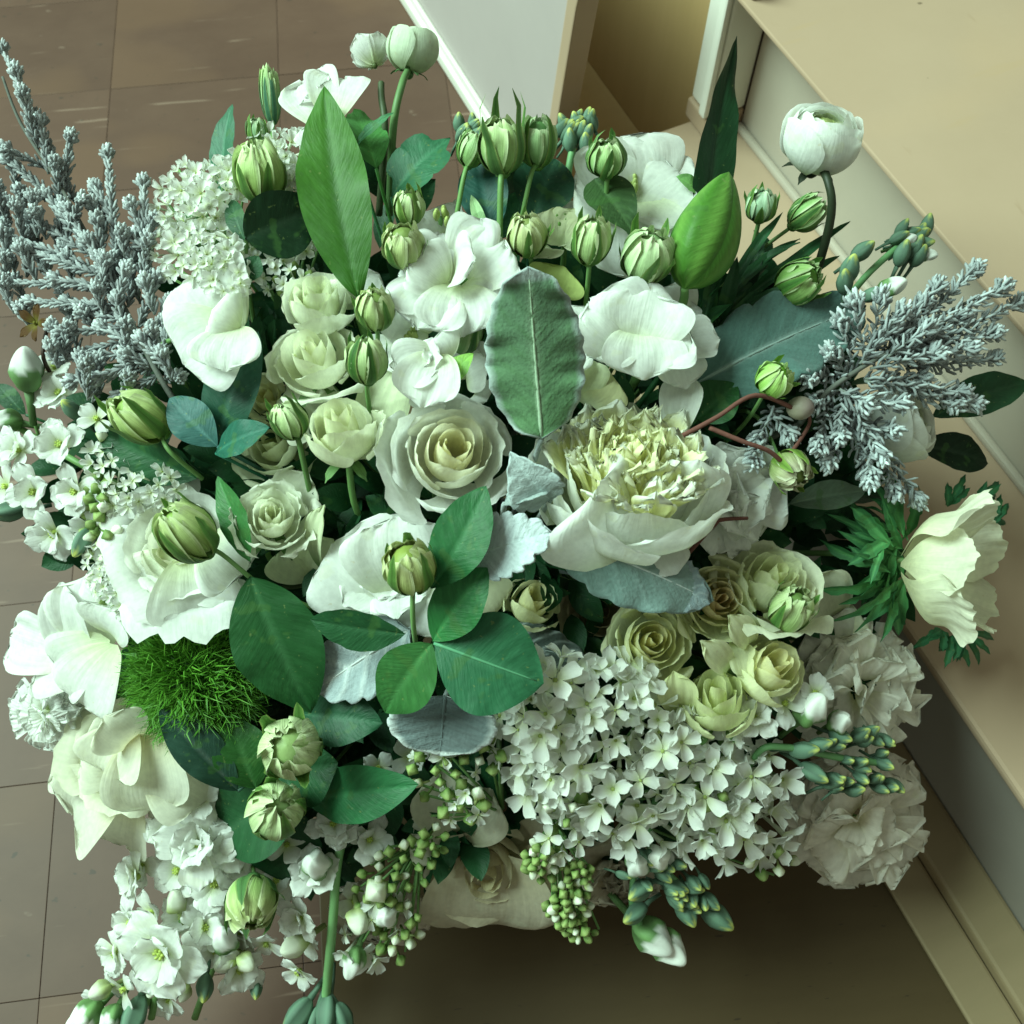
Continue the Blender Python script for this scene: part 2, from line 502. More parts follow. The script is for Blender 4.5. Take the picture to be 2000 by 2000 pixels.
def f_bud(par, M, R, el=1.15, green=c3(.12, .27, .055), inner=LIME, tip=c3(.62, .68, .32), sep=1.0, ns_=5, tips=.22, crinkle=.10, npet=10, rosey=False):
    """round flower bud held by green sepals; its centre is the frame origin"""
    sd = ns(); r = random.Random(sd)
    inner = inner * c3(.82, 1.04, 1.0); tip = tip * c3(.90, 1.04, 1.05)
    el *= r.uniform(.9, 1.12); ns_ = r.choice((4, 5, 5, 6)); opened = r.uniform(0, .5)
    if rosey:
        f_rose(par, M, R * 1.12, n=14, cin=tip * .8 + PALE * .3, cout=inner * .5 + tip * .4 + PALE * .18, open_=-.34, H=1.5 * el, ruf=.10, inner=.26, down=.0, cb=inner, a_in=1.1, a_out=.9)
        npet = 0
    for i in range(npet):
        s2 = sd + i
        rr = R * (.86 + .10 * i / npet)
        tm = PI - r.uniform(.05, .55 + .6 * opened)
        def fn(U, V, rr=rr, tm=tm, s2=s2):
            th = .25 + (tm - .25) * V - .35 * np.abs(U) ** 2 * V ** 2
            ph = U * .75 * (.4 + .6 * np.sin(np.clip(V * 1.3, 0, 1) * PI / 2))
            q = rr * (1 + .09 * U) + rr * (crinkle + .05)  * wob(U * 5 + V * 2, s2, 3, 1.3) * sm(V, .55, 1)
            q = q * (1 + .05 * sm(V, .85, 1) + .03 * np.abs(U) ** 4)
            st = .5 + .5 * np.sin(U * 13 + wob(V * 3, s2, 2) * 2.5)
            C = mixc(inner * .9 + PALE * .1, tip * .8 + PALE * .2, sm(V, .35, .95)) * (1 - .16 * (st ** 2)[..., None] * (1 - .5 * V[..., None]))
            C = mixc(C, PALE * .92, .55 * np.maximum(sm(np.abs(U), .75, 1), sm(V, .88, 1)) * sm(V, .2, .5))
            return q * np.sin(th) * np.cos(ph), q * np.sin(th) * np.sin(ph), -q * el * np.cos(th), C
        b = MB(); b.grid(fn, 9, 11)
        put(b.mesh('petal', M_BUD), 'petal', par, M @ rotz(i * 2.4))
    for i in range(ns_):
        s2 = sd + 50 + i
        tm = 1.85 + .75 * sep + r.uniform(-.55, .35); skew = r.uniform(-.25, .25); curlo = r.uniform(-.1, .35)
        def fn(U, V, tm=tm, s2=s2, skew=skew, curlo=curlo):
            th = .12 + (tm - .12) * V
            w = np.sin(PI * np.clip(V, 0, 1) ** .62) ** .7 * .92 + .04
            ph = U * .42 * w / np.maximum(np.sin(np.clip(th, .5, 2.5)), .55) * .8 + skew * V ** 2
            q = R * 1.03 * (1 + (tips + curlo) * sm(V, .66, 1) ** 2) + R * .03 * wob(V * 5, s2, 2) - R * .05 * np.abs(U) * 0
            au = np.abs(U)
            C = mixc(green, green * .62, np.exp(-(U / .3) ** 2)) 
            C = mixc(C, LIME * .75, sm(au, .75, 1) * .7)
            return q * np.sin(th) * np.cos(ph), q * np.sin(th) * np.sin(ph), -q * el * np.cos(th), C
        b = MB(); b.grid(fn, 7, 11)
        put(b.mesh('sepal', M_BUD), 'sepal', par, M @ rotz(i * 2 * PI / ns_ + sd + r.uniform(-.25, .25)))
    b = MB(); b.ball((0, 0, -R * el * .93), (R * .36, R * .36, R * .30), green * .9, 9, 6)
    kk = .42 if rosey else .80
    b.ball((0, 0, -R * el * (.3 if rosey else 0)), (R * kk, R * kk, R * el * kk), inner * .7, 10, 8)
    put(b.mesh('receptacle', M_BUD), 'receptacle', par, M)
def f_carnation(par, M, R, layers=4, col=WHITE, cb=PALE, jag=.05, ruf=.13, spread=1.35, counts=(6, 8, 9, 9), seed=None, wk=.95, jf=24):
    r = random.Random(seed or ns())
    for l in range(layers):
        t = l / max(1, layers - 1)
        for i in range(counts[l]):
            lean = .12 + (spread - .12) * t + r.uniform(-.12, .12)
            L = R * (.78 + .30 * t) * r.uniform(.88, 1.08)
            mb = petal_free(L, L * wk * r.uniform(.85, 1.1), (lean * .45, lean * .6, r.uniform(.0, .45)), cb, col, cup=r.uniform(-.02, .14), ruf=ruf, fr=r.uniform(2.5, 4.0), e=12, p=.75,
                            jag=jag, jf=jf, seed=ns(), nu=37, nv=12, roll=.3)
            put(mb.mesh('petal', M_PETAL), 'petal', par, M @ Matrix.Translation((0, 0, -R * .55)) @ rotz(i * 2 * PI / counts[l] + l * .5 + r.uniform(-.2, .2)))
def f_open(par, M, R, n=5, cb=PALE, ct=WHITE, th=(.5, .9, 0), wid=.95, ruf=.06, jag=.0, cup=.08, heart=LIME, hz=.12, layers=1, e=5):
    """open flower: n broad petals and a small heart"""
    r = random.Random(ns())
    for l in range(layers):
        for i in range(n):
            mb = petal_free(R * (1 - .22 * l) * r.uniform(.92, 1.06), R * wid, (th[0] - .25 * l + r.uniform(-.1, .1), th[1], th[2]), cb, ct, cup=cup * r.uniform(.3, 1.5), ruf=ruf, fr=4.5, e=e, p=.65, jag=jag, seed=ns(), nu=13, nv=10, r0=R * .03)
            put(mb.mesh('petal', M_PETAL), 'petal', par, M @ rotz(i * 2 * PI / n + l * .6 + r.uniform(-.12, .12)))
    b = MB()
    for i in range(9):
        q = r.uniform(0, 6.28); d = R * r.uniform(0, .10)
        b.ball((d * math.cos(q), d * math.sin(q), R * hz * r.uniform(.6, 1.6)), (R * .035, R * .035, R * .075), heart, 6, 5)
    b.ball((0, 0, 0), (R * .10, R * .10, R * .10), heart * .8, 8, 5)
    put(b.mesh('heart', M_BUD), 'heart', par, M)

# ---- florets shared between copies
def floret_mesh(seed, n=4, cb=PALE, ct=WHITE, wid=.78, lean=1.15, tube=1.1, eye=LIME):
    r = random.Random(seed)
    b = MB()
    for i in range(n):
        m = petal_free(1.0 * r.uniform(.9, 1.08), wid, (lean + r.uniform(-.2, .15), .35, .25), cb, ct, cup=r.uniform(.18, .42), ruf=.03, e=6, p=.55, seed=seed * 7 + i, nu=9, nv=8, r0=.05, roll=-1.2)
        R3 = np.array(Matrix.Rotation(i * 2 * PI / n + r.uniform(-.12, .12), 3, 'Z'))
        b.add(m.v[0] @ R3.T, [q for q in m.f], m.c[0])
    b.tube([(0, 0, .03), (0, 0, -.3 * tube), (0, 0, -tube)], [.13, .09, .07], mixc(ct, LIME, np.array(.25)), 6)
    b.ball((0, 0, .03), (.10, .10, .07), eye, 6, 4)
    return b.mesh('floret', M_PETAL)
FLORETS = [floret_mesh(s, 4, wid=.66, lean=l_) for s, l_ in ((1, 1.15), (2, 1.0), (3, 1.25), (4, .9), (5, 1.3))]
FLORETS += [floret_mesh(s, 4, lean=.55, wid=.55) for s in (6, 7)]
def budlet_mesh(col, tip, el=1.5, nu=12, nv=9, edge=.35, soft=.25, rib=.09, taper=.25, swirl=0.0):
    """small closed bud: ribbed green calyx below, petals showing at the tip"""
    V = []; C = []; F = []
    for i in range(nv + 1):
        th = PI * i / nv
        cz = math.cos(th)
        w = min(1, max(0, (cz - edge) / soft))
        for j in range(nu):
            ph = 2 * PI * j / nu
            k = 1 + rib * math.cos(4 * ph + swirl * cz) * (1 if w < .5 else .8)
            k *= 1 - taper * max(0, cz)
            k *= .93 if w > .5 else 1.0
            V.append((math.sin(th) * math.cos(ph) * k, math.sin(th) * math.sin(ph) * k, el * cz))
            w = min(1, max(0, (cz - edge - .16 * math.cos(4 * ph)) / soft))
            g = col * (1 - .28 * math.cos(4 * ph + 1.5))
            C.append(g * (1 - w) + tip * w)
    for i in range(nv):
        for j in range(nu):
            F.append((i * nu + j, (i + 1) * nu + j, (i + 1) * nu + (j + 1) % nu, i * nu + (j + 1) % nu))
    b = MB()
    b.add(V, F, np.array(C))
    b.tube([(0, 0, -el * .9), (.15, 0, -el * 1.5), (.1, .1, -el * 2.4)], [.34, .26, .24], col * .9, 5)
    return b.mesh('bud', M_BUD)
BUD_G = budlet_mesh(c3(.17, .29, .07), c3(.32, .43, .14), 1.1, edge=.1, soft=.6, rib=.22)
BUD_W = budlet_mesh(c3(.46, .55, .22), c3(.78, .82, .66), 1.25, edge=-.2, soft=.5, rib=.2)
BUD_S = budlet_mesh(c3(.12, .215, .145), c3(.56, .62, .16), 1.85, nu=16, nv=10, edge=.68, soft=.2, rib=.14, taper=.3)       # stock bud, grey green with yellow tip
BUD_SW = budlet_mesh(c3(.15, .29, .10), c3(.84, .87, .80), 1.5, nu=20, nv=14, edge=-.05, soft=.10, rib=.16, taper=.25, swirl=3.5)
def spread_pts(ells, n, seed, k=12):
    """n points spread evenly over a union of pixel ellipses; returns (x,y,e,rx,ry)"""
    r = random.Random(seed)
    ar = [e[2] * e[3] for e in ells]
    P = []
    for i in range(n):
        best = None
        for _ in range(k):
            e = r.choices(ells, ar)[0]
            q = r.uniform(0, 6.283); d = math.sqrt(r.random())
            x, y = e[0] + e[2] * d * math.cos(q), e[1] + e[3] * d * math.sin(q)
            dd = min([(x - p[0]) ** 2 + (y - p[1]) ** 2 for p in P], default=1e9)
            if best is None or dd > best[0]:
                best = (dd, x, y, e, d)
        P.append(best[1:])
    return P
def cluster(par, ells, n, meshes, spx, name, seed, bump=.035, lift=.0, tiltk=55, jit=25, szj=.2, base=None):
    """copies of small meshes over the rounded face of a flower head"""
    r = random.Random(seed)
    for (x, y, e, d) in spread_pts(ells, n, seed):
        z = e[4] if len(e) > 4 else 0
        lf = lift + z + bump * (1 - d * d)
        a = math.degrees(math.atan2(-(y - e[1]) / e[3], (x - e[0]) / e[2])) + r.uniform(-jit, jit)
        t = tiltk * d + r.uniform(-jit, jit) * .7
        s = spx * mpp(x, y, lf) * r.uniform(1 - szj, 1 + szj)
        M = frame(at(x, y, lf), axis(a, t), None, r.uniform(0, 6.28)) @ Matrix.Scale(s, 4)
        put(r.choice(meshes), name, par, M)
def twigs(par, root, ells, n, seed, lift=-.01, r=.0012, col=STEMG):
    rr = random.Random(seed)
    R0 = at(*root)
    inv = WM[par.name].inverted()
    b = MB()
    for (x, y, e, d) in spread_pts(ells, n, seed + 1):
        T = at(x, y, lift + (e[4] if len(e) > 4 else 0))
        mid = (R0 + T) / 2 + Vector((0, 0, -.008))
        b.tube([inv @ R0, inv @ mid, inv @ T], [r * 1.3, r, r * .8], col, 5)
    put(b.mesh('branchlets', M_STEM), 'branchlets', par, WM[par.name])['kind'] = 'stuff'
# ------------------------------------------------------------------ setting: floor, steps, panels
def surf_mat(name, col, col2, scale, rough, bump=.15, stretch=(1, 1, 1), spots=None, spec=.3, scuff=None, tone=.0):
    m = bpy.data.materials.new(name); m.use_nodes = True
    nt, N, L = nodes_of(m)
    p = N['Principled BSDF']
    tc = N.new('ShaderNodeTexCoord'); mp = N.new('ShaderNodeMapping'); mp.inputs['Scale'].default_value = stretch
    oi = N.new('ShaderNodeObjectInfo')
    L.new(tc.outputs['Object'], mp.inputs['Vector'])
    ad = N.new('ShaderNodeVectorMath'); ad.operation = 'ADD'
    sc = N.new('ShaderNodeVectorMath'); sc.operation = 'SCALE'; sc.inputs['Scale'].default_value = 37.0
    cmb = N.new('ShaderNodeCombineXYZ'); L.new(oi.outputs['Random'], cmb.inputs[0]); L.new(oi.outputs['Random'], cmb.inputs[1])
    L.new(cmb.outputs[0], sc.inputs[0]); L.new(mp.outputs[0], ad.inputs[0]); L.new(sc.outputs[0], ad.inputs[1])
    no = N.new('ShaderNodeTexNoise'); no.inputs['Scale'].default_value = scale; no.inputs['Detail'].default_value = 8; no.inputs['Roughness'].default_value = .65
    L.new(ad.outputs[0], no.inputs['Vector'])
    cr = N.new('ShaderNodeValToRGB')
    cr.color_ramp.elements[0].position = .3; cr.color_ramp.elements[1].position = .7
    cr.color_ramp.elements[0].color = (*col, 1); cr.color_ramp.elements[1].color = (*col2, 1)
    L.new(no.outputs['Fac'], cr.inputs[0])
    last = cr.outputs[0]
    def overlay(last, vec_scale, nscale, lo, hi, c, fac, detail=3):
        mp2 = N.new('ShaderNodeMapping'); mp2.inputs['Scale'].default_value = vec_scale
        L.new(ad.outputs[0], mp2.inputs['Vector'])
        n2 = N.new('ShaderNodeTexNoise'); n2.inputs['Scale'].default_value = nscale; n2.inputs['Detail'].default_value = detail
        L.new(mp2.outputs[0], n2.inputs['Vector'])
        r2 = N.new('ShaderNodeMapRange'); r2.inputs['From Min'].default_value = lo; r2.inputs['From Max'].default_value = hi; r2.inputs['To Max'].default_value = fac
        L.new(n2.outputs['Fac'], r2.inputs['Value'])
        mx = N.new('ShaderNodeMix'); mx.data_type = 'RGBA'
        L.new(r2.outputs[0], mx.inputs['Factor']); L.new(last, mx.inputs['A']); mx.inputs['B'].default_value = (*c, 1)
        return mx.outputs['Result']
    if spots: last = overlay(last, (1, 1, 1), spots[0], spots[1], spots[1] + .04, spots[2], spots[3], 2)
    if scuff:
        for vs, nscale, lo, c, f in scuff:
            last = overlay(last, vs, nscale, lo, lo + .07, c, f)
    hv = N.new('ShaderNodeHueSaturation'); vr = N.new('ShaderNodeMapRange'); vr.inputs['To Min'].default_value = 1 - tone; vr.inputs['To Max'].default_value = 1 + tone
    L.new(oi.outputs['Random'], vr.inputs['Value']); L.new(vr.outputs[0], hv.inputs['Value']); L.new(last, hv.inputs['Color']); last = hv.outputs[0]
    L.new(last, p.inputs['Base Color'])
    p.inputs['Roughness'].default_value = rough; p.inputs['Specular IOR Level'].default_value = spec
    if bump:
        b = N.new('ShaderNodeBump'); b.inputs['Strength'].default_value = bump; b.inputs['Distance'].default_value = .002
        L.new(no.outputs['Fac'], b.inputs['Height']); L.new(b.outputs[0], p.inputs['Normal'])
    return m
M_TILE = surf_mat('vinyl_tile', (.080, .043, .029), (.106, .060, .041), 5, .50, .12, (1, 1.6, 1), spec=.22, spots=(60, .70, (.05, .035, .025), .8),
                  scuff=[((1, 7, 1), 7, .66, (.26, .18, .135), .5), ((6, 1.2, 1), 9, .69, (.07, .043, .03), .6), ((1, 1, 1), 30, .70, (.30, .22, .17), .5), ((1, 1, 1), 2.2, .52, (.120, .066, .040), .6)], tone=.08)
M_JOINT = surf_mat('joint_dirt', (.060, .036, .026), (.078, .048, .035), 30, .9, .2)
M_CREAM = surf_mat('cream_paint', (.375, .268, .180), (.42, .305, .21), 3, .42, .06, spots=(42, .77, (.10, .07, .04), .7), scuff=[((1, 6, 1), 5, .66, (.40, .28, .16), .5), ((1, 1, 1), 2.5, .60, (.45, .31, .19), .5), ((5, 1, 1), 14, .70, (.30, .2, .12), .35)])
M_RISER = surf_mat('off_white_paint', (.36, .315, .25), (.41, .36, .29), 4, .40, .08, (1, 1, 1), spots=(40, .78, (.12, .09, .05), .6))
M_WHITEP = surf_mat('grey_white_paint', (.40, .35, .335), (.44, .39, .37), 4, .45, .08)
M_TRIM = surf_mat('white_gloss_trim', (.66, .65, .57), (.72, .71, .63), 6, .30, .06)
M_BROWN = surf_mat('brown_board', (.42, .285, .125), (.47, .32, .15), 3, .6, .1, (1, 8, 1))
M_BASE = surf_mat('shade_darkened_brown_paint', (.22, .165, .092), (.255, .19, .11), 3, .45, .06, (1, 6, 1))  # brown boards, colour also darkened to carry the shadow at lower right
M_RISER_SHADE = surf_mat('shade_greyed_riser_paint', (.24, .215, .185), (.275, .25, .215), 4, .5, .06)  # greyed so the colour itself holds the bouquet's shadow on the lower riser
M_VASE = surf_mat('dark_vase', (.03, .03, .03), (.05, .05, .045), 5, .4, .05)

def box_mesh(name, a, b, mat, bev=.002):
    """box between corners a and b with bevelled edges"""
    import bmesh
    bm = bmesh.new()
    bmesh.ops.create_cube(bm, size=1)
    for v in bm.verts:
        for i in range(3):
            v.co[i] = a[i] if v.co[i] < 0 else b[i]
    if bev:
        bmesh.ops.bevel(bm, geom=list(bm.edges), offset=bev, segments=2, profile=.6, affect='EDGES')
    me = bpy.data.meshes.new(name); bm.to_mesh(me); bm.free()
    me.materials.append(mat)
    return me
def prism_mesh(name, poly, x0, x1, mat, bev=.002):
    """polygon in the (y,z) plane pushed out along x"""
    import bmesh
    bm = bmesh.new()
    A = [bm.verts.new((x0, p[0], p[1])) for p in poly]; B = [bm.verts.new((x1, p[0], p[1])) for p in poly]
    n = len(poly)
    bm.faces.new(A[::-1]); bm.faces.new(B)
    for i in range(n):
        bm.faces.new((A[i], A[(i + 1) % n], B[(i + 1) % n], B[i]))
    bmesh.ops.recalc_face_normals(bm, faces=bm.faces)
    if bev:
        bmesh.ops.bevel(bm, geom=list(bm.edges), offset=bev, segments=2, profile=.6, affect='EDGES')
    me = bpy.data.meshes.new(name); bm.to_mesh(me); bm.free()
    me.materials.append(mat)
    return me

# floor: a bed of joint dirt with single vinyl tiles on it
floor = put(box_mesh('floor', (-1.6, -1.1, -.02), (1.8, 2.6, -.0022), M_JOINT, 0), 'floor')
floor['kind'] = 'structure'
FM = Matrix.Translation((-.467, .231, 0)) @ Matrix.Rotation(math.radians(7), 4, 'Z')
TW, TH = .246, .203
tile_me = box_mesh('tile', (.0003, .0003, -.003), (TW - .0003, TH - .0003, 0), M_TILE, .0004)
for i in range(-4, 8):
    for j in range(-5, 9):
        c = FM @ Vector(((i + .5) * TW, (j + .5) * TH, 0))
        if -1.0 < c.x < 1.0 and -.45 < c.y < 1.95:
            put(tile_me, 'tile', floor, FM @ Matrix.Translation((i * TW, j * TH, random.uniform(-.0003, .0003))))

M_BOARD = surf_mat('brown_floor_board', (.062, .041, .018), (.076, .051, .023), 3, .5, .05, (1, 5, 1), spots=(55, .72, (.03, .02, .012), .9), spec=.2)
fb = put(box_mesh('floor_board', (TW + .018, -.95, .0006), (TW + 1.2, .42, .0046), M_BOARD, .0012), 'floor_board', None, FM)
fb['kind'] = 'structure'
SM = Matrix.Rotation(math.radians(25), 4, 'Z')      # steps: x = into the flight, y = along the risers
steps = thing('painted_steps', 'cream painted wooden steps rising to the right of the bouquet', 'steps', SM.copy())
def sbox(name, a, b, mat, bev=.002, par=None):
    return put(box_mesh(name, a, b, mat, bev), name, par or steps, SM)
sbox('upper_tread', (.592, -.75, .381), (1.9, .742, .386), M_CREAM, .0015)
sbox('landing_board', (.6615, .7425, .3805), (1.9, 1.9, .3855), M_CREAM, .0015)
sbox('upper_riser', (.640, -.75, .2005), (.655, .742, .3805), M_RISER, .001)
sbox('cove_moulding', (.631, -.75, .2008), (.6395, .742, .209), M_RISER, .003)
sbox('lower_tread', (.455, -.75, .188), (.655, .775, .2), M_CREAM, .004)
sbox('lower_riser', (.474, -.75, .005), (.49, .775, .1875), M_RISER_SHADE, .001)
sbox('base_board', (.428, -.75, .0050), (.4735, .775, .024), M_BASE, .004)
sbox('shoe_moulding', (.384, -.75, .0050), (.4275, .775, .010), M_BASE, .003)
sbox('end_block', (.590, .7425, .2005), (.64, .786, .226), M_CREAM, .003)
post = thing('corner_post', 'white painted corner post with a bead, at the end of the upper step', 'post', SM @ Matrix.Translation((.6, .76, .227)))
sbox('shaft', (.594, .7435, .2275), (.64, .785, .41), M_TRIM, .003, post)
sbox('bead', (.586, .7445, .2275), (.5935, .757, .41), M_TRIM, .003, post)
sbox('fillet', (.600, .725, .387), (.612, .7425, .41), M_RISER, .002, post)

pan = thing('wall_panel', 'grey white painted panel with white base trim behind the ranunculus', 'panel', SM @ Matrix.Translation((.455, 1.1, 0)))
PE = [(.897, .0), (.838, .36), (.818, .44)]
put(prism_mesh('face_board', [(1.7, 0), PE[0], PE[1], PE[2], (1.7, .44)], .459, .475, M_WHITEP, .001), 'face_board', pan, SM)
put(prism_mesh('edge_strip', [(PE[0][0] - .0005, 0), (PE[0][0] - .018, 0), (PE[1][0] - .020, .36), (PE[2][0] - .020, .44), (PE[2][0] - .0005, .44), (PE[1][0] - .0005, .36)], .453, .480, M_CREAM, .002), 'edge_strip', pan, SM)
put(box_mesh('base_trim', (.447, .90, .0005), (.4585, 1.7, .020), M_TRIM, .003), 'base_trim', pan, SM)
put(box_mesh('base_bead', (.452, .90, .0205), (.4585, 1.7, .034), M_TRIM, .003), 'base_bead', pan, SM)
rec = put(box_mesh('recess_board', (.645, .7865, .0005), (.66, 1.8, .392), M_BROWN, .002), 'recess_board', None, SM)
tag(rec, 'shaded brown board in the gap between grey white panel and corner post', 'board')

put(box_mesh('recess_floor', (.4815, .79, .005), (.6445, 1.75, .012), M_BROWN, .001), 'recess_floor', rec, SM)

# vase that holds the stems (hidden under the flowers)
vb = MB()
prof = [(.0, 0), (.052, 0), (.058, .01), (.072, .07), (.074, .12), (.066, .165), (.070, .178), (.066, .178), (.060, .16), (.0, .15)]
V = []; F = []
nn = 32
for (r_, z_) in prof:
    for j in range(nn):
        V.append((r_ * math.cos(2 * PI * j / nn), r_ * math.sin(2 * PI * j / nn), z_))
for i in range(len(prof) - 1):
    for j in range(nn):
        F.append((i * nn + j, i * nn + (j + 1) % nn, (i + 1) * nn + (j + 1) % nn, (i + 1) * nn + j))
vb.add(V, F, c3(.04, .04, .04))
vase = put(vb.mesh('flower_vase', M_VASE), 'flower_vase', None, Matrix.Translation((VASE_TOP.x, VASE_TOP.y, .0052)))
tag(vase, 'dark round vase under the bouquet holding its stems', 'vase')
# ------------------------------------------------------------------ the bouquet, thing by thing (photo pixels -> place)
def place(x, y, lift, a, t, roll=0.0):
    ax = axis(a, t)
    return frame(at(x, y, lift), ax, None, roll), ax
def flower(kind, label, x, y, rpx, a=90, t=25, lift=.02, name=None, cat='flower', group=None, roll=0.0, stem_pts=None, stem_r=.0024, cal=False, scol=STEMG, **k):
    M, ax = place(x, y, lift, a, t, roll)
    R = rpx * mpp(x, y, lift)
    th = thing(name, label, cat, M, group)
    kind(th, M, R, **k)
    back = k.get('H', 1.0) * .62 * R if kind is f_rose else R * .9
    base = M @ Vector((0, 0, -back))
    if cal:
        calyx(th, M, R * .7, -back, scol)
    if stem_pts is None:
        stem_down(th, base, ax, stem_r, scol)
    else:
        stem(th, [base + ax * .004] + [at(*p) for p in stem_pts], stem_r, scol)
    return th
def bud(label, x, y, rpx, a=90, t=45, lift=.03, leaves=(), stem_pts=None, name='rose_bud', stem_r=.0016, group='green buds with sepals', cat='flower bud', scol=STEMG, **k):
    M, ax = place(x, y, lift, a, t)
    R = rpx * mpp(x, y, lift)
    th = thing(name, label, cat, M, group)
    f_bud(th, M, R, **k)
    base = M @ Vector((0, 0, -R * k.get('el', 1.15) * 1.05))
    if stem_pts is None:
        stem_down(th, base, ax, stem_r, scol)
    else:
        stem(th, [base + ax * .003] + [at(*p) for p in stem_pts], stem_r, scol)
    for l in leaves:
        l = dict(l)
        leaf(th, l.pop('b'), l.pop('t'), l.pop('w'), **l)
    return th
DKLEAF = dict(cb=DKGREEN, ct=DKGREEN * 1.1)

# ---------------- dark filler foliage between the flowers, added to block light in the gaps
b = MB()
rr = random.Random(3)
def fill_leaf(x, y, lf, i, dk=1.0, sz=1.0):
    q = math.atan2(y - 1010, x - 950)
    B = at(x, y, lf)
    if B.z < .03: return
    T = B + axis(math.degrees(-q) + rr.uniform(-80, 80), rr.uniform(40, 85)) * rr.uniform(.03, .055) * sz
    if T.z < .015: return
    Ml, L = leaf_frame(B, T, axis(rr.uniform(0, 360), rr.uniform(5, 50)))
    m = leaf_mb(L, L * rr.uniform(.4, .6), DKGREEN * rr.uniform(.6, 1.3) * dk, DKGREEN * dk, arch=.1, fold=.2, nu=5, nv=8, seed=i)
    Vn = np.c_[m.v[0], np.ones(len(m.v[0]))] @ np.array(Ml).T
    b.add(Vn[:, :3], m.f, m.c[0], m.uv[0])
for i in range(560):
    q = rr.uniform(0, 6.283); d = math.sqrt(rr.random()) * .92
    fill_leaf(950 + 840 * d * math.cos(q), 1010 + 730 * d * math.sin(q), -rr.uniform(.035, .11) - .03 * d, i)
for i in range(520):                                   # unseen skirt of leaves round the vase, added to shade the steps
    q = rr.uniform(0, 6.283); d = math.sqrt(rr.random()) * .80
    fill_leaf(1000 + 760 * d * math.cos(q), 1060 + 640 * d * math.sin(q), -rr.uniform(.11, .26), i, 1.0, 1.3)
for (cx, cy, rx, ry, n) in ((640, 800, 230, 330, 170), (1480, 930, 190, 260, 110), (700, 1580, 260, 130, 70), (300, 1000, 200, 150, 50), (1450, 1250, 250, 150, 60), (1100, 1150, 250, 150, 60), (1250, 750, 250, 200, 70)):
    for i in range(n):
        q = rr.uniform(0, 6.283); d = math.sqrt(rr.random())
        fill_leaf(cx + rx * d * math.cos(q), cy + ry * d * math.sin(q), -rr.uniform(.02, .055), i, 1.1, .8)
tag(put(b.mesh('inner_foliage', M_LEAF), 'inner_foliage'), 'dark green filler foliage added between and below the flowers to block light', 'foliage', kind='stuff')

# ---------------- main white rose, centre
flower(f_rose, 'large creamy white spiral rose in the centre, left of the yellow hearted peony', 882, 882, 142, a=60, t=20, lift=.035, name='rose', group='roses', n=17, inner=.14, ruf=.04, cin=c3(.90, .86, .54), cout=WHITE, open_=.16, H=1.12, a_out=1.05, cb=c3(.84, .80, .56))

# ---------------- peony with yellow heart
M, ax = place(1232, 930, .035, 86, 50)
R = 176 * mpp(1232, 930)
pe = thing('peony', 'white peony with a fringed lemon yellow heart, right of the centre rose', 'flower', M, 'peonies')
for (n_, Rk, Hk, a0, fl, z0, aa) in ((6, .66, 1.0, .72, .06, -.70, .2), (5, .84, 1.08, .80, .04, -.80, .95), (5, .96, .92, .82, .10, -.76, .35)):
    for i in range(n_):
        mb = petal_wrapped(R * Rk, R * Hk * random.uniform(.85, 1.06), a0, PALE, WHITE, flare=fl, down=.0, ruf=.035, rnd=.22, belly=.6, base=.2, curl=-.02, seed=ns(), nu=19, nv=14)
        put(mb.mesh('petal', M_PETAL), 'petal', pe, M @ Matrix.Translation((0, 0, R * z0)) @ rotz(aa + i * 2 * PI / n_))
for i in range(140):
    q = random.uniform(0, 6.283); d_ = math.sqrt(random.random())
    L = R * random.uniform(.80, 1.04) * (1 - .04 * d_)
    mb = petal_free(L, L * random.uniform(.24, .50), (.02 + .34 * d_, .6 * random.uniform(-.4, 1), -.7 * random.uniform(-.3, 1)), c3(.90, .88, .34), c3(.93, .93, .50), cup=.10, ruf=.06, fr=4.5, e=10, p=.55, jag=.035, jf=14, nu=19, nv=13, seed=ns(), tipcol=mixc(c3(.93, .94, .58), WHITE, np.array(d_ ** 2)), roll=0)
    put(mb.mesh('heart_petal', M_PETAL), 'heart_petal', pe, M @ Matrix.Translation((R * .46 * d_ * math.cos(q), R * .46 * d_ * math.sin(q), -R * .45)) @ rotz(q + random.uniform(-.9, .9)))
petal_at(pe, (1255, 1095, .045), (1185, 955, .085), 300, face=(85, 25), cup=-.22, ruf=.015, e=5, th=(.25, -.5, 0))
petal_at(pe, (1320, 1085, .045), (1365, 905, .085), 150, face=(100, 20), cup=-.28, ruf=.015, th=(.3, -.6, .0), e=4)
petal_at(pe, (1275, 1040, .05), (1325, 1118, .06), 105, face=(90, 20), cup=-.2, ruf=.02, th=(.3, -.5, 0))
stem_down(pe, M @ Vector((0, 0, -R * .8)), ax, .003)

# ---------------- white carnation behind the peony on its right
flower(f_carnation, 'crinkled white carnation tucked behind the right side of the peony', 1435, 975, 128, a=-10, t=18, lift=.022, name='carnation', group='carnations', layers=3, counts=(4, 5, 7), jag=.012, ruf=.05, wk=1.2)

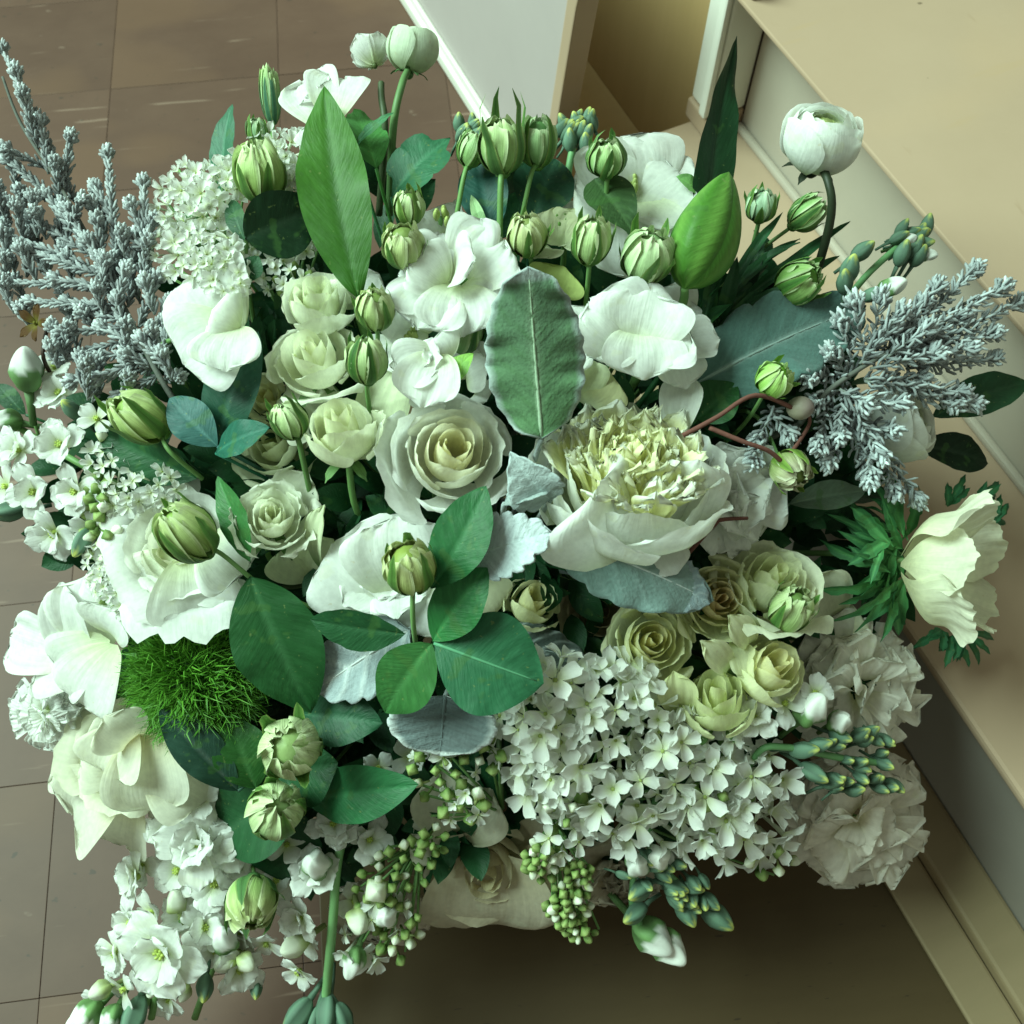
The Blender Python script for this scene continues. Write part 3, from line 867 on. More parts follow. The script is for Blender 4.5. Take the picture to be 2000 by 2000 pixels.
# ---------------- anemone seen from the side, far right
M, ax = place(1850, 1110, .01, 0, 68)
R = 150 * mpp(1850, 1110)
an = thing('anemone', 'pale cream anemone seen from the side with a feathery green collar', 'flower', M)
PC = c3(.76, .78, .48); PT = c3(.83, .84, .66)
Ma, axa = place(1764, 1105, .02, 2, 56)
Ra = 114 * mpp(1768, 1105)
for i in range(7):
    mb = petal_wrapped(Ra * (.78 if i % 2 else .92), Ra * random.uniform(1.25, 1.5), .62, PC, PT, flare=.34, down=.0, ruf=.07, rnd=.20, belly=.45, base=.22, curl=random.uniform(-.12, .12), seed=ns(), nu=23, nv=16, spiral=.08)
    put(mb.mesh('petal', M_PETAL), 'petal', an, Ma @ rotz(i * 2 * PI / 7 + .3))
b = MB(); b.ball((0, 0, -R * .05), (R * .12, R * .12, R * .12), c3(.05, .05, .02), 12, 8)
put(b.mesh('dark_heart', M_BUD), 'dark_heart', an, M)
for i in range(46):
    q = random.uniform(70, 290); L = random.uniform(80, 150) * (1.0 if 100 < q < 260 else .8)
    bx, by = 1745 + random.uniform(-15, 30), 1090 + random.uniform(-60, 60)
    leaf(an, (bx, by, random.uniform(-.01, .025)), (bx + L * math.cos(math.radians(q)), by - L * math.sin(math.radians(q)), random.uniform(-.03, .03)), random.uniform(16, 28), face=(random.uniform(0, 360), 30), name='collar_leaf', cb=c3(.08, .28, .085), ct=c3(.05, .20, .075), fold=.5, curl=random.uniform(-.1, .2), scal=.5, sf=3, nu=5, nv=12, veins=0)
for (bx, by, q) in ((1850, 990, 60), (1930, 1030, 40), (1860, 1240, 270), (1900, 990, 30), (1840, 1230, 250), (1880, 1235, 300)):
    for j in range(6):
        qq = math.radians(q + random.uniform(-50, 50)); L = random.uniform(35, 75)
        leaf(an, (bx, by, -.02), (bx + L * math.cos(qq), by - L * math.sin(qq), -.02 + random.uniform(-.015, .015)), 16, face=(90, 20), name='collar_leaf', cb=c3(.03, .16, .06), ct=c3(.03, .14, .06), fold=.4, scal=.5, sf=3, nu=5, nv=10, veins=0)
stem(an, [at(1770, 1095, .02), at(1690, 1090, -.01), at(1560, 1080, -.06), VASE_TOP], .0024, STEMG)

# ---------------- ranunculus
flower(f_ranunculus, 'round white ranunculus on a tall dark stem, standing alone at upper right', 1605, 268, 76, a=85, t=42, lift=.09, name='ranunculus', group='ranunculus', stem_pts=[(1616, 350, .085), (1620, 440, .06), (1560, 640, -.04)], stem_r=.0032, cal=True, scol=c3(.020, .030, .014), cin=LIME * 1.1)
flower(f_ranunculus, 'round white ranunculus half hidden by silver foliage on the right', 1762, 825, 78, a=20, t=55, lift=.01, name='ranunculus', group='ranunculus', cin=PALE)
flower(f_ranunculus, 'closed greenish white ranunculus bud, topmost of the bouquet', 805, 95, 50, a=80, t=75, lift=.07, name='ranunculus_bud', group='ranunculus', stem_pts=[(785, 165, .07), (768, 250, .05), (760, 420, -.03)], stem_r=.0026, cin=LIME, cout=c3(.70, .78, .62), hole=.05, layers=5, cal=True, scol=c3(.10, .20, .07))
flower(f_open, 'white ranunculus seen from behind beside the topmost bud', 732, 128, 62, a=110, t=110, lift=.06, name='ranunculus', group='ranunculus', n=6, th=(1.0, -.2, -.9), wid=.9, stem_pts=[(745, 190, .055), (752, 260, .04), (740, 420, -.03)], stem_r=.0024, scol=c3(.06, .09, .04), heart=c3(.1, .14, .04), layers=2)
p = flower(f_open, 'white flower with broad petals behind the lily leaf tip', 640, 205, 60, a=130, t=70, lift=.045, name='ranunculus', group='ranunculus', n=5, th=(.7, .3, 0), layers=2)
petal_at(p, (655, 260, .05), (590, 145, .06), 130, face=(150, 15), cup=.2, th=(-.2, .5, 0))
petal_at(p, (650, 240, .055), (670, 140, .065), 130, face=(110, 10), cup=.2)
petal_at(p, (650, 280, .045), (610, 230, .06), 110, face=(170, 15), cup=.2)

# ---------------- half open cream roses, left of centre
G2 = c3(.78, .83, .56); G3 = c3(.84, .87, .71)
flower(f_rose, 'closed pale green white rose beneath the lily leaf', 618, 585, 86, a=85, t=40, lift=.03, name='rose', group='roses', n=13, cin=G2, cout=G3, open_=.02, H=1.35, down=.05, inner=.2, cal=True)
flower(f_rose, 'open pale cream rose with a pointed petal, above the twin cream bud', 612, 695, 106, a=100, t=32, lift=.03, name='rose', group='roses', n=14, cin=c3(.83, .86, .60), cout=c3(.85, .88, .72), open_=.12, H=1.2, cal=True)
flower(f_rose, 'plump cream rose bud between the pale rose and the centre rose', 666, 836, 92, a=95, t=42, lift=.045, name='rose', group='roses', n=13, cin=c3(.82, .85, .56), cout=c3(.84, .87, .67), open_=.04, H=1.45, inner=.22, down=.04, cal=True)
flower(f_rose, 'pale green cream rose half hidden behind the sage leaves', 530, 870, 95, a=110, t=20, lift=-.01, name='rose', group='roses', n=14, cin=c3(.74, .77, .48), cout=c3(.78, .82, .60), open_=.25)
flower(f_rose, 'small yellowish rose under the dark leaf left of the cream bud', 520, 775, 62, a=100, t=25, lift=.0, name='rose', group='roses', n=12, cin=c3(.74, .70, .36), cout=c3(.78, .79, .52), open_=.2)
flower(f_rose, 'ruffled cream spray rose right of the wide open white rose', 530, 1010, 92, a=70, t=25, lift=.035, name='rose', group='roses', n=16, cin=c3(.83, .86, .64), cout=c3(.85, .88, .74), open_=.16, H=1.2, ruf=.07, cal=True)
t_ = flower(f_rose, 'wide open white rose with frilled lower petals at left', 345, 1065, 140, a=100, t=18, lift=.02, name='rose', group='roses', n=18, cin=c3(.78, .78, .54), cout=WHITE, open_=.5, H=.8, ruf=.06)
petal_at(t_, (350, 1080, .02), (285, 1190, .015), 190, face=(90, 15), ruf=.06)
petal_at(t_, (370, 1080, .025), (400, 1222, .02), 200, face=(80, 20), ruf=.06, jag=.03)
petal_at(t_, (400, 1060, .025), (487, 1120, .02), 190, face=(60, 25), ruf=.05, jag=.02)

# ---------------- big pale petals left of the trefoil leaves
t_ = flower(f_open, 'large pale lisianthus with rippled petals behind the central green bud', 770, 1120, 130, a=100, t=15, lift=-.01, name='lisianthus', group='lisianthus', n=5, th=(.6, .6, 0), ruf=.04, layers=2)
petal_at(t_, (790, 1180, .0), (640, 1050, .02), 250, face=(140, 20), ruf=.04, cup=.12)
petal_at(t_, (800, 1170, .005), (770, 1000, .03), 240, face=(100, 15), ruf=.05, cup=.1)
petal_at(t_, (800, 1090, .005), (760, 1245, .012), 270, face=(100, 20), ruf=.03, cup=.08)
petal_at(t_, (880, 1150, .0), (960, 1225, .01), 190, face=(60, 20), ruf=.02, cup=.12, cb=c3(.7, .72, .4), ct=c3(.76, .78, .52))
petal_at(t_, (640, 1120, .0), (628, 980, .03), 60, face=(180, 40), ruf=.02, cb=MIDG, ct=PALE * .8)

# ---------------- freesia above the centre rose
t_ = flower(f_open, 'small glossy white freesia just above the centre rose', 830, 735, 78, a=110, t=30, lift=.045, name='freesia', group='freesias', n=6, th=(.35, .6, .0), wid=.75, e=4, layers=2, ruf=.03)
petal_at(t_, (870, 700, .05), (770, 735, .065), 120, face=(120, 20), cup=.2)
petal_at(t_, (860, 690, .05), (820, 800, .07), 130, face=(100, 10), cup=.2)
petal_at(t_, (880, 700, .045), (840, 660, .055), 110, face=(90, 30), cup=.2)
leaf(t_, (865, 760, .05), (925, 690, .06), 45, face=(90, 30), name='sepal', cb=c3(.16, .36, .05), ct=c3(.20, .40, .06))

# ---------------- ruffled white sweet peas / lisianthus at top centre
def ruffle(label, c, petals, lift=.02, name='lisianthus', group='lisianthus', heart=None, a=90, t=30):
    M, ax = place(c[0], c[1], lift, a, t)
    th = thing(name, label, 'flower', M, group)
    for q in petals:
        q = dict(q); ct = q.pop('ct', WHITE)
        petal_at(th, q.pop('b'), q.pop('t'), q.pop('w'), ct=ct, **q)
    if heart is not False:
        b = MB()
        h = LIME if heart is None else heart
        s = 14 * mpp(*c)
        for i in range(7):
            b.ball((random.uniform(-1, 1) * s, random.uniform(-1, 1) * s, random.uniform(.2, 1.2) * s), (s * .45, s * .45, s), h, 6, 5)
        put(b.mesh('heart', M_BUD), 'heart', th, M)
    stem_down(th, at(c[0], c[1], lift - .01), ax)
    return th
ruffle('rippled white lisianthus above centre, left of the upright felted leaf', (900, 560), [
    dict(b=(900, 570, .02), t=(860, 440, .045), w=220, face=(100, 20), ruf=.09, jag=.03, fr=6),
    dict(b=(900, 560, .02), t=(985, 455, .05), w=190, face=(70, 25), ruf=.09, jag=.03, fr=6),
    dict(b=(890, 570, .025), t=(770, 530, .045), w=190, face=(140, 25), ruf=.09, jag=.03, fr=6),
    dict(b=(880, 570, .03), t=(805, 640, .05), w=180, face=(150, 15), ruf=.09, jag=.03, fr=6),
    dict(b=(900, 560, .03), t=(900, 660, .05), w=180, face=(90, 15), ruf=.08, fr=6),
    dict(b=(900, 560, .03), t=(960, 610, .04), w=150, face=(60, 20), ruf=.08, fr=6),
    dict(b=(890, 540, .035), t=(925, 500, .065), w=130, face=(90, 20), ruf=.09, fr=6),
    dict(b=(870, 560, .035), t=(800, 500, .06), w=130, face=(120, 20), ruf=.09, fr=6)], heart=c3(.10, .28, .05))
ruffle('white lisianthus petals low between the freesia and the cream roses', (800, 660), [
    dict(b=(830, 640, .01), t=(745, 650, .03), w=150, face=(140, 20), ruf=.06),
    dict(b=(820, 660, .01), t=(790, 590, .035), w=140, face=(100, 20), ruf=.06),
    dict(b=(800, 680, .005), t=(740, 720, .02), w=130, face=(150, 20), ruf=.05),
    dict(b=(800, 700, .0), t=(735, 850, .01), w=120, face=(150, 15), ruf=.04, cb=PALE, ct=PALE)])
ruffle('rippled white lisianthus right of the upright felted leaf', (1250, 640), [
    dict(b=(1240, 690, .02), t=(1150, 575, .05), w=190, face=(120, 20), ruf=.06, jag=.02),
    dict(b=(1240, 690, .025), t=(1270, 560, .06), w=200, face=(90, 25), ruf=.07, jag=.02, tipfold=.2),
    dict(b=(1250, 680, .03), t=(1350, 625, .06), w=190, face=(60, 20), ruf=.08, jag=.02),
    dict(b=(1300, 690, .02), t=(1412, 655, .045), w=100, face=(90, 20), ruf=.05),
    dict(b=(1250, 640, .03), t=(1260, 745, .05), w=170, face=(90, 15), ruf=.07),
    dict(b=(1240, 650, .02), t=(1140, 690, .04), w=150, face=(150, 15), ruf=.06),
    dict(b=(1290, 690, .015), t=(1345, 760, .04), w=110, face=(60, 20), ruf=.05),
    dict(b=(1320, 860, .0), t=(1345, 720, .03), w=90, face=(150, 20), ruf=.02)], heart=c3(.12, .30, .05))
ruffle('large white lisianthus at the back, against the brown board', (1230, 370), [
    dict(b=(1230, 430, .0), t=(1200, 255, .05), w=260, face=(80, 35), ruf=.05, jag=.03),
    dict(b=(1230, 430, .0), t=(1330, 320, .045), w=230, face=(60, 35), ruf=.03),
    dict(b=(1230, 430, .0), t=(1120, 330, .04), w=200, face=(120, 25), ruf=.05),
    dict(b=(1230, 400, .0), t=(1360, 400, .035), w=200, face=(40, 25), ruf=.03),
    dict(b=(1230, 390, .01), t=(1270, 560, .02), w=230, face=(90, 15), ruf=.04),
    dict(b=(1230, 400, .0), t=(1330, 540, .01), w=200, face=(60, 15), ruf=.04, ct=WHITE * .95),
    dict(b=(1180, 420, .0), t=(1110, 480, .01), w=150, face=(150, 15), ruf=.04)])
ruffle('cream ruffled petals between the green buds at upper centre', (1100, 440), [
    dict(b=(1090, 480, .01), t=(1085, 400, .035), w=110, face=(90, 25), ruf=.08, ct=c3(.74, .77, .50)),
    dict(b=(1100, 480, .01), t=(1140, 420, .035), w=110, face=(60, 25), ruf=.08, ct=c3(.74, .77, .50)),
    dict(b=(1080, 490, .01), t=(1040, 500, .03), w=100, face=(120, 25), ruf=.06, ct=c3(.76, .79, .58)),
    dict(b=(1090, 570, .0), t=(1100, 520, .03), w=130, face=(90, 20), ruf=.06, ct=LIME, cb=LIME)], heart=c3(.15, .30, .06))
ruffle('white petals of a low flower behind the upper green buds', (860, 430), [
    dict(b=(860, 470, -.01), t=(830, 410, .02), w=120, face=(110, 25), ruf=.05),
    dict(b=(870, 470, -.01), t=(905, 430, .02), w=120, face=(70, 25), ruf=.05),
    dict(b=(850, 480, -.01), t=(790, 450, .01), w=100, face=(130, 25), ruf=.05)])
ruffle('white petals deep between felted leaf and peony', (1110, 740), [
    dict(b=(1120, 780, -.01), t=(1120, 690, .02), w=150, face=(100, 20), ruf=.05, ct=PALE),
    dict(b=(1140, 790, -.01), t=(1190, 720, .02), w=150, face=(60, 20), ruf=.05, ct=c3(.72, .72, .40)),
    dict(b=(1080, 850, -.01), t=(1065, 830, .02), w=100, face=(100, 20), ruf=.05, ct=c3(.74, .72, .44))])
# sweet pea at left
ruffle('large smooth white sweet pea overlapping the silver foliage at left', (440, 640), [
    dict(b=(470, 650, .03), t=(375, 515, .055), w=190, face=(130, 25), ruf=.035, cup=.1),
    dict(b=(470, 640, .035), t=(345, 715, .06), w=230, face=(160, 15), ruf=.02, cup=.08, e=4),
    dict(b=(465, 640, .045), t=(435, 728, .065), w=150, face=(110, 15), ruf=.05, cup=.15),
    dict(b=(470, 640, .045), t=(410, 600, .07), w=150, face=(120, 20), ruf=.04, cup=-.15)], lift=.045, name='sweet_pea', group='sweet peas', heart=LIME, a=20, t=60)

# ---------------- left edge: white peony and fringed carnation
ruffle('white peony with long pointed petals at the left edge above the green tuft', (170, 1260), [
    dict(b=(190, 1300, .0), t=(110, 1130, .035), w=130, face=(150, 20), e=2.5, ruf=.02, cup=.18),
    dict(b=(200, 1270, .0), t=(165, 1115, .02), w=170, face=(100, 20), ruf=.02, cup=.15),
    dict(b=(190, 1290, .01), t=(5, 1240, .02), w=130, face=(150, 20), ruf=.04, jag=.04),
    dict(b=(200, 1300, .015), t=(60, 1290, .03), w=150, face=(150, 20), ruf=.03),
    dict(b=(230, 1260, .025), t=(150, 1390, .05), w=170, face=(120, 15), ruf=.015, cup=.12, e=4),
    dict(b=(215, 1250, .02), t=(110, 1330, .035), w=150, face=(140, 15), ruf=.02),
    dict(b=(220, 1240, .02), t=(215, 1190, .04), w=140, face=(100, 20), ruf=.02)], name='peony', group='peonies', heart=False)
# ---------------- big cream rose lower left
t_ = flower(f_rose, 'big cream rose with folded outer petals at lower left', 235, 1470, 125, a=130, t=25, lift=.03, name='rose', group='roses', n=13, cin=c3(.78, .79, .52), cout=c3(.80, .81, .64), open_=.32, H=.9, inner=.2, ruf=.05)
CW = dict(cb=c3(.78, .74, .46), ct=c3(.81, .82, .68))
petal_at(t_, (260, 1520, .02), (130, 1610, .035), 190, face=(100, 20), ruf=.05, cup=.18, **CW)
petal_at(t_, (270, 1530, .015), (235, 1665, .02), 150, face=(90, 20), ruf=.04, **CW)
petal_at(t_, (290, 1420, .03), (295, 1600, .06), 190, face=(80, 25), ruf=.02, cup=.2, e=3, **CW)
petal_at(t_, (300, 1480, .02), (420, 1560, .025), 190, face=(60, 25), ruf=.05, **CW)
petal_at(t_, (250, 1480, .03), (150, 1470, .065), 150, face=(140, 20), ruf=.03, **CW)
petal_at(t_, (270, 1440, .04), (200, 1400, .08), 120, face=(110, 20), ruf=.03, **CW)
petal_at(t_, (200, 1520, .0), (95, 1500, .01), 90, face=(140, 20), ruf=.04, **CW)
petal_at(t_, (260, 1420, .04), (200, 1520, .075), 150, face=(110, 15), ruf=.04, **CW)

# ---------------- fuzzy green tuft
M, ax = place(375, 1315, .014, 120, 15)
R = 178 * mpp(375, 1315)
gt = thing('dianthus', 'fuzzy bright green dianthus tuft beneath the wide open white rose', 'flower', M)
b = MB()
b.ball((0, 0, -R * .25), (R * .62, R * .55, R * .45), c3(.02, .07, .01), 14, 10)
r_ = random.Random(5)
for i in range(6500):
    z = r_.uniform(.0, 1); q = r_.uniform(0, 6.283); s = math.sqrt(1 - z * z)
    d = Vector((s * math.cos(q) * 1.0, s * math.sin(q) * .92, z * .75))
    o = d * R * r_.uniform(.45, .62) - Vector((0, 0, R * .25))
    side = Vector((-math.sin(q), math.cos(q), 0)); L = R * r_.uniform(.18, .40)
    dd = (d + Vector((r_.uniform(-.5, .5), r_.uniform(-.5, .5), r_.uniform(-.4, .5)))).normalized()
    w = R * r_.uniform(.0055, .010)
    bend = Vector((r_.uniform(-1, 1), r_.uniform(-1, 1), r_.uniform(-1, 1))) * L * .35
    p1 = o + dd * L * .5 + bend; p2 = o + dd * L
    cc = mixc(c3(.045, .17, .012), c3(.11, .30, .03), np.array(r_.random()))
    b.add([o + side * w, o - side * w, p1 + side * w, p1 - side * w, p2], [(0, 1, 3, 2), (2, 3, 4)], np.array([cc * .6, cc * .6, cc, cc, cc * 1.15]))
put(b.mesh('green_bristles', M_LEAF), 'green_bristles', gt, M)['kind'] = 'stuff'
stem_down(gt, M @ Vector((0, 0, -R * .6)), ax)

# ---------------- spray roses, lower right, yellowish
S1 = c3(.84, .80, .44); S2 = c3(.87, .90, .60); S3 = c3(.83, .87, .50)
flower(f_rose, 'cream spray rose with brown tinged heart beside the grey felted leaf tip', 1405, 1172, 96, a=60, t=12, lift=.025, name='spray_rose', group='cream spray roses', n=18, cin=c3(.74, .60, .34), cout=S2, open_=.10, H=1.1)
flower(f_rose, 'largest cream spray rose, upper right of its cluster', 1510, 1135, 122, a=70, t=38, lift=.03, name='spray_rose', group='cream spray roses', n=17, cin=S3, cout=c3(.83, .86, .66), open_=.16, H=1.1, ruf=.05)
flower(f_rose, 'open cream spray rose, leftmost of its cluster, above the lilac', 1272, 1252, 104, a=70, t=15, lift=.02, name='spray_rose', group='cream spray roses', n=18, cin=S1, cout=S2, open_=.12, H=1.1)
flower(f_rose, 'plump closed cream spray rose in the middle of the cluster', 1508, 1302, 88, a=60, t=35, lift=.045, name='spray_rose', group='cream spray roses', n=12, cin=S1, cout=S2, open_=-.05, H=1.4, inner=.2, cal=True)
flower(f_rose, 'greenish cream spray rose bud above the lilac florets', 1400, 1362, 88, a=100, t=45, lift=.04, name='spray_rose', group='cream spray roses', n=12, cin=S3, cout=c3(.74, .78, .48), open_=-.05, H=1.5, inner=.2, cal=True)
flower(f_rose, 'small closed yellow cream rose under the hanging felted leaf', 1040, 1172, 72, a=60, t=40, lift=.0, name='spray_rose', group='cream spray roses', n=11, cin=S1, cout=S2 * .95, open_=.0, H=1.4, inner=.2, cal=True)
flower(f_rose, 'shaded brownish rose between the hanging felted leaf and the lilac', 1170, 1195, 85, a=90, t=10, lift=-.04, name='spray_rose', group='cream spray roses', n=14, cin=c3(.45, .36, .2), cout=c3(.55, .48, .32), open_=.2)  # cream spray rose browned to stand for shade
t_ = ruffle('yellow green sepals and petals folded between the spray roses', (1400, 1300), [
    dict(b=(1420, 1310, .02), t=(1370, 1250, .05), w=60, face=(120, 20), cb=LIME, ct=S2),
    dict(b=(1330, 1390, .02), t=(1315, 1310, .04), w=80, face=(120, 20), cb=LIME, ct=S3),
    dict(b=(1460, 1260, .02), t=(1425, 1200, .05), w=60, face=(120, 20), cb=S3, ct=S2),
    dict(b=(1430, 1250, .02), t=(1465, 1330, .05), w=70, face=(60, 20), cb=S3, ct=S2)], name='spray_rose', group='cream spray roses', heart=c3(.12, .3, .05))

# ---------------- carnations on the right
def frill(label, c, petals, col, cb, lift=.01, inner=(), name='carnation'):
    M, ax = place(c[0], c[1], lift, 0, 20)
    th = thing(name, label, 'flower', M, 'carnations')
    for (bx, by, bl, tx, ty, tl, w, fa, ft) in petals:
        petal_at(th, (bx, by, bl), (tx, ty, tl), w, face=(fa, ft), cb=cb, ct=col * random.uniform(.94, 1.03), cup=random.uniform(-.05, .15), ruf=.085, fr=6.5, e=14, p=.6, jag=.016, jf=30, nu=41, nv=13, th=(-.4, .6, .6), roll=.2)
    stem_down(th, at(c[0], c[1], lift - .02), ax)
    return th
def frill_ring(c, lift, rx, ry, rings, seed):
    r = random.Random(seed); out = []
    for (n, k0, k1, l0, l1, w) in rings:
        off = r.uniform(0, 6)
        for i in range(n):
            q = off + i * 2 * PI / n + r.uniform(-.25, .25)
            k = r.uniform(.9, 1.06)
            out.append((c[0] + rx * k0 * math.cos(q), c[1] - ry * k0 * math.sin(q), lift + l0, c[0] + rx * k1 * k * math.cos(q), c[1] - ry * k1 * k * math.sin(q), lift + l1 + r.uniform(-.006, .006), w * r.uniform(.8, 1.15), math.degrees(q), r.uniform(15, 45)))
    return out
RINGS = [(9, .25, 1.0, -.012, -.008, 150), (8, .18, .82, -.006, .008, 140), (7, .12, .62, 0, .02, 120), (5, .05, .40, .004, .03, 100)]
frill('fringed white carnation at the left edge below the pointed peony petals', (100, 1390), frill_ring((100, 1390), .005, 84, 80, [(11, .2, 1.0, -.005, .0, 58), (10, .12, .82, .0, .012, 52), (9, .08, .6, .004, .022, 46), (6, .03, .35, .006, .03, 40)], 3), WHITE, PALE)
KW = c3(.89, .88, .79); KB = c3(.82, .83, .60)
frill('frilled white carnation at the right edge below the anemone', (1665, 1345), frill_ring((1665, 1345), .0, 132, 135, RINGS, 5), KW, KB)
frill('frilled pale carnation at lower right, lowest above the step', (1670, 1595), frill_ring((1670, 1595), -.01, 142, 145, RINGS, 8), c3(.88, .84, .74), c3(.78, .75, .54))
flower(f_carnation, 'shaded pinkish carnation at the bottom between green lilac buds and stock tips', 1200, 1715, 110, a=-80, t=35, lift=-.02, name='carnation', group='carnations', layers=3, counts=(5, 6, 8), col=c3(.62, .55, .43), cb=c3(.50, .46, .32), jag=.06, ruf=.07)  # petals toned down in colour to read as lying in shade
flower(f_carnation, 'shaded pinkish carnation at the bottom behind the white lilac buds', 735, 1790, 115, a=-90, t=35, lift=-.02, name='carnation', group='carnations', layers=3, counts=(5, 6, 8), col=c3(.66, .60, .50), cb=c3(.55, .52, .40), jag=.04, ruf=.06)  # dull petal colour carries the shade under the bouquet
t_ = flower(f_rose, 'shaded beige rose hanging at the bottom centre of the bouquet', 950, 1700, 128, a=-90, t=22, lift=-.015, name='rose', group='roses', n=17, cin=c3(.60, .54, .32), cout=c3(.66, .60, .44), open_=.35, H=.85)  # beige petals paint in the shade cast by the blooms above
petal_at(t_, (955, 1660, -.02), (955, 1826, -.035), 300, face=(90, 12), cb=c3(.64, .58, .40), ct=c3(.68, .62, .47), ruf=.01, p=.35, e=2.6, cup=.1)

# ---------------- buds
bud('green rose bud with a long stem, left, in front of a dark leaf', 273, 815, 50, a=140, t=50, lift=.055, stem_pts=[(330, 880, .045), (395, 935, .01)],
    leaves=[dict(b=(385, 935, .01), t=(185, 835, .03), w=105, face=(-60, 25), arch=.05, **DKLEAF)], inner=c3(.46, .54, .12), tip=c3(.56, .60, .20))
bud('green rose bud lying over the wide open white rose', 365, 1040, 55, a=125, t=50, lift=.075, stem_pts=[(430, 1080, .06), (520, 1150, .03), (620, 1190, .0)],
    leaves=[dict(b=(490, 1100, .045), t=(425, 930, .04), w=62, face=(170, 25), arch=.05, side=-.04), dict(b=(488, 1125, .05), t=(608, 1392, .04), w=165, face=(-60, 10), arch=.06, p=.9, cb=c3(.014, .075, .02), ct=c3(.014, .075, .02), fold=.08)], inner=c3(.42, .50, .12), tip=c3(.52, .56, .18))
bud('green rose bud standing upright over the three leaflets at the centre', 800, 1108, 52, a=95, t=40, lift=.085, stem_pts=[(806, 1200, .07), (812, 1260, .05), (830, 1400, -.02)], el=1.1, inner=c3(.46, .48, .10), tip=c3(.55, .52, .18),
    leaves=[dict(b=(842, 1150, .07), t=(950, 948, .07), w=110, face=(160, 20), arch=.06, cb=c3(.02, .12, .035), ct=c3(.02, .12, .035), side=-.06),
            dict(b=(845, 1252, .065), t=(952, 1108, .07), w=100, face=(150, 15), arch=.05, cb=c3(.022, .14, .035), ct=c3(.02, .12, .035)),
            dict(b=(848, 1256, .065), t=(1062, 1335, .075), w=185, face=(100, 8), arch=.06, cb=c3(.022, .115, .05), ct=c3(.022, .115, .05), fold=.06, ribpart=c3(.10, .30, .16)),
            dict(b=(843, 1256, .065), t=(752, 1392, .055), w=115, face=(130, 10), arch=.06, p=.9),
            dict(b=(792, 1238, .06), t=(606, 1210, .05), w=85, face=(-60, 25), arch=.05, cb=c3(.014, .075, .025), ct=c3(.014, .075, .025))])
LB = [dict(b=(590, 1395, .02), t=(748, 1412, .035), w=108, face=(80, 15), cb=c3(.014, .085, .035), ct=c3(.014, .085, .035)),
      dict(b=(600, 1560, .02), t=(818, 1532, .045), w=108, face=(70, 10), cb=c3(.022, .13, .045), ct=c3(.022, .13, .045)),
      dict(b=(520, 1540, .0), t=(410, 1420, .01), w=100, face=(150, 20), **DKLEAF)]
bud('largest pale green bud, upper one of the stacked pair at lower left', 567, 1460, 62, a=80, t=18, lift=.075, el=1.0, leaves=LB, sep=.3, inner=c3(.48, .54, .20), tip=c3(.62, .64, .32), crinkle=.16)
bud('pale green bud, lower one of the stacked pair at lower left', 538, 1582, 57, a=60, t=30, lift=.07, el=1.05, inner=c3(.48, .56, .22), tip=c3(.60, .64, .32), crinkle=.14,
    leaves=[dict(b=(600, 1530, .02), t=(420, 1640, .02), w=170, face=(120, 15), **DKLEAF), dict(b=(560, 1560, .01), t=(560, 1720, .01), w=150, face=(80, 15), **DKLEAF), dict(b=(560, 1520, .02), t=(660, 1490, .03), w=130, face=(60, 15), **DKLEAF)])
bud('darker green bud among the white stock at lower left', 492, 1762, 52, a=-80, t=40, lift=.06, el=1.05, green=c3(.10, .24, .07), inner=c3(.32, .42, .10), tip=c3(.40, .42, .12), sep=.6)
bud('ruffled lime green bud on an upright stem at upper left', 508, 338, 50, a=95, t=55, lift=.07, stem_pts=[(490, 420, .055), (480, 520, .03), (500, 650, -.03)], inner=c3(.40, .52, .10), tip=c3(.60, .68, .26), crinkle=.2, sep=.2,
    leaves=[dict(b=(478, 465, .05), t=(632, 395, .05), w=125, face=(-70, 30), cb=c3(.006, .03, .010), ct=c3(.006, .03, .010), p=.85), dict(b=(478, 470, .05), t=(452, 390, .05), w=40, face=(150, 20), **DKLEAF), dict(b=(480, 550, .04), t=(505, 500, .045), w=45, face=(60, 20), **DKLEAF)])
bud('small green bud with long sepal tips, second from left at top centre', 980, 285, 47, a=92, t=58, lift=.075, stem_pts=[(978, 360, .06), (975, 500, .02)], el=1.15, sep=1.25, tips=.7, green=c3(.10, .22, .06), inner=c3(.26, .38, .10), tip=c3(.36, .46, .14), stem_r=.002)
bud('small smooth green bud right of the long tipped one, against the grey panel', 1051, 277, 38, a=90, t=55, lift=.065, stem_pts=[(1035, 350, .055), (1005, 500, .01)], el=1.2, inner=c3(.20, .36, .12), tip=c3(.30, .46, .18), sep=1.1)
bud('small pale green bud, leftmost of the top centre row', 922, 292, 30, a=70, t=55, lift=.06, stem_pts=[(905, 350, .05), (888, 445, .025)], inner=c3(.30, .46, .14), tip=c3(.42, .56, .24))
bud('rounded green bud in front of the large white lisianthus at the back', 1185, 310, 40, a=90, t=50, lift=.075, stem_pts=[(1185, 360, .06), (1180, 500, 0)], el=.95, green=c3(.10, .24, .06), inner=c3(.22, .38, .10), tip=c3(.32, .46, .14), sep=1.2,
    leaves=[dict(b=(1160, 350, .05), t=(1235, 455, .05), w=95, face=(60, 15), cb=c3(.05, .11, .035), ct=c3(.04, .09, .03), p=.7, tipw=.2)])
bud('veined green bud right of the lily leaf, upper of two', 800, 405, 31, a=90, t=45, lift=.06, green=c3(.14, .26, .05), sep=1.2, inner=c3(.3, .4, .1))
bud('yellowish green bud right of the lily leaf, lower of two', 788, 480, 42, a=80, t=35, lift=.06, inner=c3(.46, .50, .14), tip=c3(.58, .58, .24), sep=.5)
